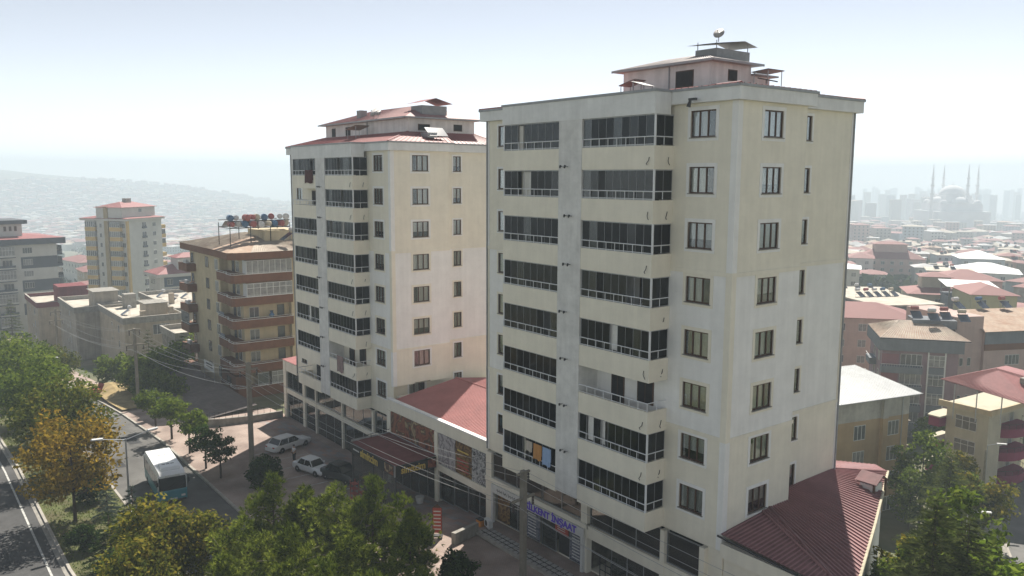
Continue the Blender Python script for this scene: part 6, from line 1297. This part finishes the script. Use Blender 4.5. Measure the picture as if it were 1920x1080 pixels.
mb = MB(M_BWHT); loft(mb, [(-hl+.0, [(-hw*.97, 2.45), (hw*.97, 2.45), (hw*.9, 2.72), (-hw*.9, 2.72)]), (-hl+.25, [(-hw, 2.42), (hw, 2.42), (hw*.9, 2.82), (-hw*.9, 2.82)]), (hl-.5, [(-hw, 2.42), (hw, 2.42), (hw*.9, 2.82), (-hw*.9, 2.82)]), (hl-.1, [(-hw*.97, 2.42), (hw*.97, 2.42), (hw*.88, 2.62), (-hw*.88, 2.62)])]); rf = mb.build('roof', bs)
for x0_, x1_ in ((-hl+.02, -hl+.2), (hl-.42, hl-.2)):
    for s in (-1, 1): MB(M_BWHT).box(x0_, x1_, s*hw*.985-.04, s*hw*.985+.03, 1.28, 2.45).build('pillar', bs)
for s in (-1, 1):
    n_ = 5; a_, b_ = -hl+.22, hl-.44
    for i in range(n_): MB(M_CGL).box(a_+(b_-a_)*i/n_+.025, a_+(b_-a_)*(i+1)/n_-.025, s*hw*.97-.02, s*hw*.97+.02, 1.3, 2.43).build('side_window', bs)
    MB(M_IRON).box(a_, b_, s*hw*.955-.01, s*hw*.955+.01, 1.28, 2.44).build('window_band', bs)
    wheel(bs, hl-1.3, s*(hw-.12), .42, .26); wheel(bs, -hl+1.5, s*(hw-.12), .42, .26)
    MB(M_IRON).path([(hl-.1, s*hw*.95, 2.5), (hl+.18, s*(hw+.12), 2.45), (hl+.18, s*(hw+.12), 2.2)], .025).box(hl+.13, hl+.2, s*(hw+.12)-.09, s*(hw+.12)+.09, 1.85, 2.22).build('mirror', bs)
    MB(M_LAMPW).box(hl-.08, hl+.012, s*.8-.16, s*.8+.16, .62, .8).build('headlight', bs)
MB(M_CGL).poly([(hl-.04, -hw*.93, 1.3), (hl-.04, hw*.93, 1.3), (hl-.16, hw*.91, 2.42), (hl-.16, -hw*.91, 2.42)]).poly([(hl-.2, hw*.93, 1.3), (hl-.2, -hw*.93, 1.3), (hl-.26, -hw*.91, 2.42), (hl-.26, hw*.91, 2.42)]).build('windscreen', bs)
MB(M_IRON).tube((hl-.02, -.5, 1.34), (hl-.08, .25, 1.85), .015).tube((hl-.02, .4, 1.34), (hl-.08, .95, 1.8), .015).build('wipers', bs)
MB(M_CGL).box(-hl-.015, -hl+.01, -hw*.8, hw*.8, 1.5, 2.35).build('rear_window', bs); MB(M_IRON).box(hl-.02, hl+.04, -hw*.9, hw*.9, .3, .45).build('bumper', bs); MB(M_SIGNW).box(hl+.0, hl+.05, -.3, .3, .46, .58).build('number_plate', bs)
pod = MB(M_BWHT); loft(pod, [(hl-2.4, [(-.8, 2.8), (.8, 2.8), (.7, 2.98), (-.7, 2.98)]), (hl-1.1, [(-.85, 2.8), (.85, 2.8), (.75, 3.02), (-.75, 3.02)]), (hl-.75, [(-.8, 2.8), (.8, 2.8), (.7, 2.86), (-.7, 2.86)])]); pod = pod.build('roof_unit', bs)
for i in range(3): MB(M_DARK).box(hl-2.15, hl-2.02, -.5+i*.36, -.22+i*.36, 2.97, 3.0).build('vent_slot', pod)
MB(M_IRON).box(-1.6, -1.55, -.35, .35, 2.82, 2.835).build('roof_hatch', bs); MB(M_SIGNW).box(hl-.1, hl-.06, -.6, .6, 2.45, 2.6).build('route_board', bs)
# ------------------------------------------------------------------ street lamps, poles, wires
def lamp_post(label, x, y, h, arm, rz=0):
    t = thing('street_lamp', label, 'street lamp', (x, y, S(x)), rz, 'double street lamps on the median')
    MB(M_STEEL).tube((0, 0, 0), (0, 0, h), .10, .06, 10).tube((0, 0, 0), (0, 0, .4), .16, .16, 10).build('pole', t)
    for s in (-1, 1):
        MB(M_STEEL).tube((0, 0, h-.08), (0, s*arm, h+.32), .045, .035, 7).build('arm', t)
        o = MB(mat('lamp_housing', (.58, .58, .57), .4, .05, 2)); loft(o, [(-.15, [(s*(arm-.1), h+.28), (s*(arm+.75), h+.38), (s*(arm+.7), h+.46), (s*(arm-.05), h+.40)]), (.0, [(s*(arm-.15), h+.27), (s*(arm+.8), h+.37), (s*(arm+.72), h+.52), (s*(arm-.08), h+.45)]), (.15, [(s*(arm-.1), h+.28), (s*(arm+.75), h+.38), (s*(arm+.7), h+.46), (s*(arm-.05), h+.40)])]); o.build('lamp_head', t)
    return t
lamp_post('double-armed grey street lamp standing beside the golden tree and bus', -41.6, -21.2, 7.1, 1.75, R(4)); lamp_post('double-armed street lamp further up the median among the green trees', -89.3, -21.1, 6.7, 1.75, R(4))
M_POLE = mat('pole_concrete', (.30, .27, .22), .92, .15, 2, .4, 20, stain=.12); M_INS = mat('insulator_brown', (.06, .04, .035), .3, .1, 4)
def power_pole(label, x, y, h, r, arms, z=None, rz=0):
    t = thing('utility_pole', label, 'utility pole', (x, y, S(x) if z is None else z), rz, 'concrete utility poles along the pavement'); z0 = -.3
    MB(M_POLE).prism([(-r, -r), (r, -r), (r, r), (-r, r)], z0, h).build('shaft', t)
    for za, half in arms:
        a = MB(M_POLE).box(-.07, .07, -half, half, za-.08, za+.08).build('cross_arm', t)
        for s in (-1, 1):
            for k in range(3): put('insulator', shared('ins', lambda: MB(M_INS).lathe([(.03, 0), (.10, .03), (.04, .09), (.10, .12), (.03, .18)], (0, 0, 0), 9).mesh('insulator')), a, (0, s*(half-.1), za-.28-k*.2))
    return t
power_pole('concrete utility pole with insulator arms in front of the blue-lettered shop', -12.5, -4.0, 7.35, .17, ((5.5, 1.0), (7.2, .55)), 0, R(8)); power_pole('tall utility pole rising from the round shrub by the parked cars', -47.7, -9.0, 10.5, .19, ((9.9, .9),)); power_pole('utility pole with two cross arms at the end of the street trees', -82.3, -11.0, 10.4, .17, ((10.2, .7), (8.3, 1.1))); p = at_y(80, 650, -11); power_pole('thin utility pole rising above the green trees before the maroon parapet', -140, -11.2, 11.5, .15, ((11.0, .9), (9.4, 1.1)))
M_WIRE = mat('bare_wire', (.42, .42, .41), .4, .05, 3, metal=.5)
WP = [(30, -2.5, 0, 7.4), (-12.5, -4.0, 0, 7.35), (-47.7, -9.0, S(-47.7), 10.5), (-82.3, -11.0, S(-82.3), 10.4), (-140, -11.2, S(-140), 11.5)]
for i, (dy, lv, lab) in enumerate(((-.95, (5.35, 5.4, 9.75, 8.1, 9.2), 'lowest pale overhead wire on the street side'), (.95, (5.35, 5.4, 9.75, 8.1, 9.2), 'lower pale overhead wire on the shop side'), (-.5, (7.1, 7.05, 9.75, 10.1, 10.8), 'upper pale overhead wire on the street side'), (.5, (7.1, 7.05, 9.75, 10.1, 10.8), 'upper pale overhead wire on the shop side'), (0.05, (4.6, 4.6, 8.2, 7.6, 8.4), 'thick low cable strung along the utility poles'))):
    mb = MB(M_WIRE)
    for j in range(len(WP)-1):
        a, b = WP[j], WP[j+1]; pa = Vector((a[0], a[1]+dy, a[2]+lv[j])); pb_ = Vector((b[0], b[1]+dy, b[2]+lv[j+1])); sag = .9; pts = []
        for k in range(13): u = k/12; v = pa.lerp(pb_, u); v.z -= 4*sag*u*(1-u); pts.append(v)
        mb.path(pts, .013 if i < 4 else .019, 5)
    tag(mb.build('overhead_wire'), lab, 'wire', 'overhead wires')
def small_lamp(label, U, V, h, rz):
    z = -12+h
    q = at_z(U, V, z); t = thing('lane_lamp', label, 'street lamp', (q.x, q.y, H(q.x, q.y)), rz)
    MB(M_STEEL).tube((0, 0, 0), (0, 0, h), .07, .05, 8).tube((0, 0, h), (1.1, 0, h+.25), .04, n=6).build('pole', t); MB(MATS['lamp_housing']).box(.9, 1.9, -.14, .14, h+.2, h+.32).build('lamp_head', t)
small_lamp('street lamp with white head among the lower right trees', 1812, 992, 7.0, R(40)); small_lamp('street lamp beside the curved cream house', 1852, 835, 8.5, R(40))
q = at_z(1848, 850, -3.4); lp = thing('wooden_pole', 'thin grey pole carrying wires beside the right-hand cedars', 'utility pole', (q.x, q.y, H(q.x, q.y))); MB(M_POLE).tube((0, 0, 0), (0, 0, 9), .10, .08, 8).tube((.25, .1, 0), (.05, .02, 8.6), .05, .05, 6).build('shaft', lp)
# ------------------------------------------------------------------ odds and ends in the street
q = at_z(820, 1005, 0); fs = thing('banner_sign', 'tall narrow red sign board with white lines, standing on the paving', 'sign', (q.x, q.y, 0), R(48))
sb = MB(M_REDS).box(-.33, .33, -.03, .03, .25, 2.15).m(M_BROWN).poly([(-.36, 0, 2.15), (.36, 0, 2.15), (0, 0, 2.45)]).m(M_IRON).box(-.36, -.33, -.035, .035, 0, 2.15).box(.33, .36, -.035, .035, 0, 2.15).build('board', fs)
for i in range(6): MB(M_SIGNW).box(-.26, .26, -.04, -.03, 1.85-i*.27, 1.93-i*.27).build('text_line', sb); MB(M_SIGNW).box(.03, .04, -.26, .26, 1.85-i*.27, 1.93-i*.27)
MB(M_IRON).box(-.4, .4, -.25, .25, 0, .05).build('foot', fs)
q = at_z(181, 744, S(-95)); sk_ = thing('rubbish_skip', 'red metal rubbish container with open lid beside the dry bank', 'container', (q.x, q.y, S(q.x)), R(15))
MB(mat('skip_red', (.33, .05, .035), .6, .2, 2)).prism([(-.75, -.5), (.75, -.5), (.75, .5), (-.75, .5)], .2, 1.35).build('body', sk_); MB(MATS['skip_red']).poly([(-.75, .5, 1.35), (.75, .5, 1.35), (.75, .85, 2.0), (-.75, .85, 2.0)]).poly([(-.75, .87, 2.0), (.75, .87, 2.0), (.75, .52, 1.35), (-.75, .52, 1.35)]).build('lid', sk_); MB(M_IRON).box(-.7, -.5, -.4, .4, 0, .2).box(.5, .7, -.4, .4, 0, .2).build('castors', sk_)
def cloth(label, x0, x1, y, z1, z0, m, name='laundry', cat='laundry', sag=.05):
    mb = MB(m); n = 8
    for i in range(n):
        a, b = x0+(x1-x0)*i/n, x0+(x1-x0)*(i+1)/n; w0, w1 = .03*math.sin(i*1.9), .03*math.sin((i+1)*1.9)
        mb.poly([(a, y+w0*.3, z1), (b, y+w1*.3, z1), (b, y+w1-.04, z0+.05*math.sin(i)), (a, y+w0-.04, z0+.05*math.sin(i-1))]); mb.poly([(a, y+w0+.03, z0+.3), (b, y+w1+.03, z0+.3), (b, y+w1*.3+.02, z1), (a, y+w0*.3+.02, z1)])
    return tag(mb.build(name), label, cat)
cloth('orange towel hung over the lowest left balcony rail of the near tower', -14.4, -13.55, -1.64, 8.2, 7.15, mat('orange_towel', (.50, .24, .07), .95, .1, 3)); cloth('pale blue towel hung beside the orange one', -13.45, -12.6, -1.64, 8.2, 7.0, mat('blue_towel', (.30, .42, .62), .95, .1, 3)); cloth('small beige cloth hung left of the orange towel', -15.2, -14.55, -1.64, 8.2, 7.5, mat('beige_towel', (.50, .45, .38), .95, .1, 3))
X2, Y2, Z2 = T2L
cloth('dark red rug hung over the top left balcony of the far tower', X2-14.6, X2-12.7, Y2-1.66, Z2+28.2, Z2+26.9, mat('rug_red', (.09, .025, .025), .95, .3, 4), 'rug', 'rug'); cloth('grey-pink sheet hung over an open balcony of the far tower', X2-8.2, X2-6.9, Y2-1.66, Z2+10.2, Z2+8.6, mat('sheet_mauve', (.30, .21, .20), .95, .2, 3), 'bed_sheet', 'sheet')
# ------------------------------------------------------------------ the person
q = at_z(552, 866, S(-47.5)+.012)
pr_ = thing('person', 'person in white shirt and dark trousers standing by the old white saloon', 'person', (q.x, q.y, S(q.x)+.012), R(200))
def skinned(name, pts, edges, rad, m, par, sub=1):
    me = bpy.data.meshes.new(name); me.from_pydata(pts, edges, []); me.materials.append(m); o = bpy.data.objects.new(name, me); COL.objects.link(o)
    o.modifiers.new('skin', 'SKIN'); sv = me.skin_vertices[0].data if me.skin_vertices else None
    if sv is None: bpy.context.view_layer.update(); sv = me.skin_vertices[0].data
    for i, r_ in enumerate(rad): sv[i].radius = (r_, r_)
    sv[0].use_root = True; s_ = o.modifiers.new('sub', 'SUBSURF'); s_.levels = sub; s_.render_levels = sub
    dg = bpy.context.evaluated_depsgraph_get(); out = bpy.data.meshes.new_from_object(o.evaluated_get(dg)); bpy.data.objects.remove(o); out.name = name
    out.materials.clear(); out.materials.append(m); out.polygons.foreach_set('use_smooth', [True]*len(out.polygons)); return put(name, out, par)
M_SKIN = mat('skin', (.42, .25, .17), .6, .05, 3); M_SHIRT = mat('white_shirt', (.66, .66, .66), .9, .05, 4); M_TROU = mat('dark_trousers', (.025, .028, .035), .9, .1, 4); M_HAIR = mat('dark_hair', (.015, .012, .01), .7, .2, 8)
try:
    P_ = [(0, 0, .95), (0, 0, 1.15), (0, 0, 1.38), (0, 0, 1.47), (0, .01, 1.55), (0, .015, 1.66), (.18, 0, 1.40), (.25, .03, 1.14), (.20, .22, .98), (.19, .30, .98), (-.18, 0, 1.40), (-.25, .03, 1.14), (-.20, .22, 1.02), (-.19, .30, 1.03), (.09, 0, .90), (.10, .02, .50), (.10, 0, .09), (.10, .14, .04), (-.09, 0, .90), (-.10, .02, .50), (-.11, 0, .09), (-.11, .14, .04)]
    for i in range(4):
        P_ += [(.16+.02*i, .36-.008*abs(i-1), .975-.006*i), (-.16-.02*i, .36-.008*abs(i-1), 1.03-.006*i)]
    P_ += [(.15, .31, 1.0), (-.15, .31, 1.05)]
    E_ = [(0, 1), (1, 2), (2, 3), (3, 4), (4, 5), (2, 6), (6, 7), (7, 8), (8, 9), (2, 10), (10, 11), (11, 12), (12, 13), (0, 14), (14, 15), (15, 16), (16, 17), (0, 18), (18, 19), (19, 20), (20, 21)]
    for i in range(4): E_ += [(9, 22+2*i), (13, 23+2*i)]
    E_ += [(9, 30), (13, 31)]
    Rr = [.14, .135, .15, .06, .075, .085, .065, .045, .035, .03, .065, .045, .035, .03, .09, .06, .045, .035, .09, .06, .045, .035]+[.009]*10
    skinned('body', P_, E_, Rr, M_SKIN, pr_)
    skinned('shirt', [(0, 0, .98), (0, 0, 1.15), (0, 0, 1.38), (.18, 0, 1.40), (.235, .02, 1.22), (-.18, 0, 1.40), (-.235, .02, 1.22)], [(0, 1), (1, 2), (2, 3), (3, 4), (2, 5), (5, 6)], [.165, .16, .17, .085, .065, .085, .065], M_SHIRT, pr_)
    skinned('trousers', [(0, 0, .97), (.09, 0, .88), (.10, .02, .50), (.10, 0, .12), (-.09, 0, .88), (-.10, .02, .50), (-.11, 0, .12)], [(0, 1), (1, 2), (2, 3), (0, 4), (4, 5), (5, 6)], [.16, .11, .085, .065, .11, .085, .065], M_TROU, pr_)
    MB(M_HAIR).lathe([(.088, 0), (.094, .05), (.07, .10), (.02, .115)], (0, .005, 1.655), 12).build('hair', pr_, smooth=True)
    for s in (-1, 1): MB(M_HAIR).box(s*.03-.008, s*.03+.008, .088, .094, 1.63, 1.642).build('eye', pr_); MB(M_SKIN).box(s*.086-.008, s*.086+.008, -.01, .03, 1.61, 1.67).build('ear', pr_)
    MB(M_SKIN).poly([(-.012, .09, 1.60), (.012, .09, 1.60), (0, .115, 1.605), ]).poly([(0, .09, 1.64), (-.012, .09, 1.60), (0, .115, 1.605)]).poly([(.012, .09, 1.60), (0, .09, 1.64), (0, .115, 1.605)]).build('nose', pr_)
except Exception as ex: print('PERSON', ex)
# ------------------------------------------------------------------ haze
HZ = .00064
m = bpy.data.materials.new('haze_air'); m.use_nodes = True; n = m.node_tree; n.nodes.remove(n.nodes['Principled BSDF'])
v = nd(n, 'ShaderNodeVolumePrincipled'); v.inputs['Color'].default_value = (.66, .765, .85, 1); v.inputs['Density'].default_value = HZ; v.inputs['Anisotropy'].default_value = .08
n.links.new(v.outputs[0], n.nodes['Material Output'].inputs['Volume'])
hz = MB(m).box(-4420, 1220, -820, 4420, -215, 98).build('haze', kind='stuff'); tag(hz, 'pale bluish haze lying over the whole town', 'haze')
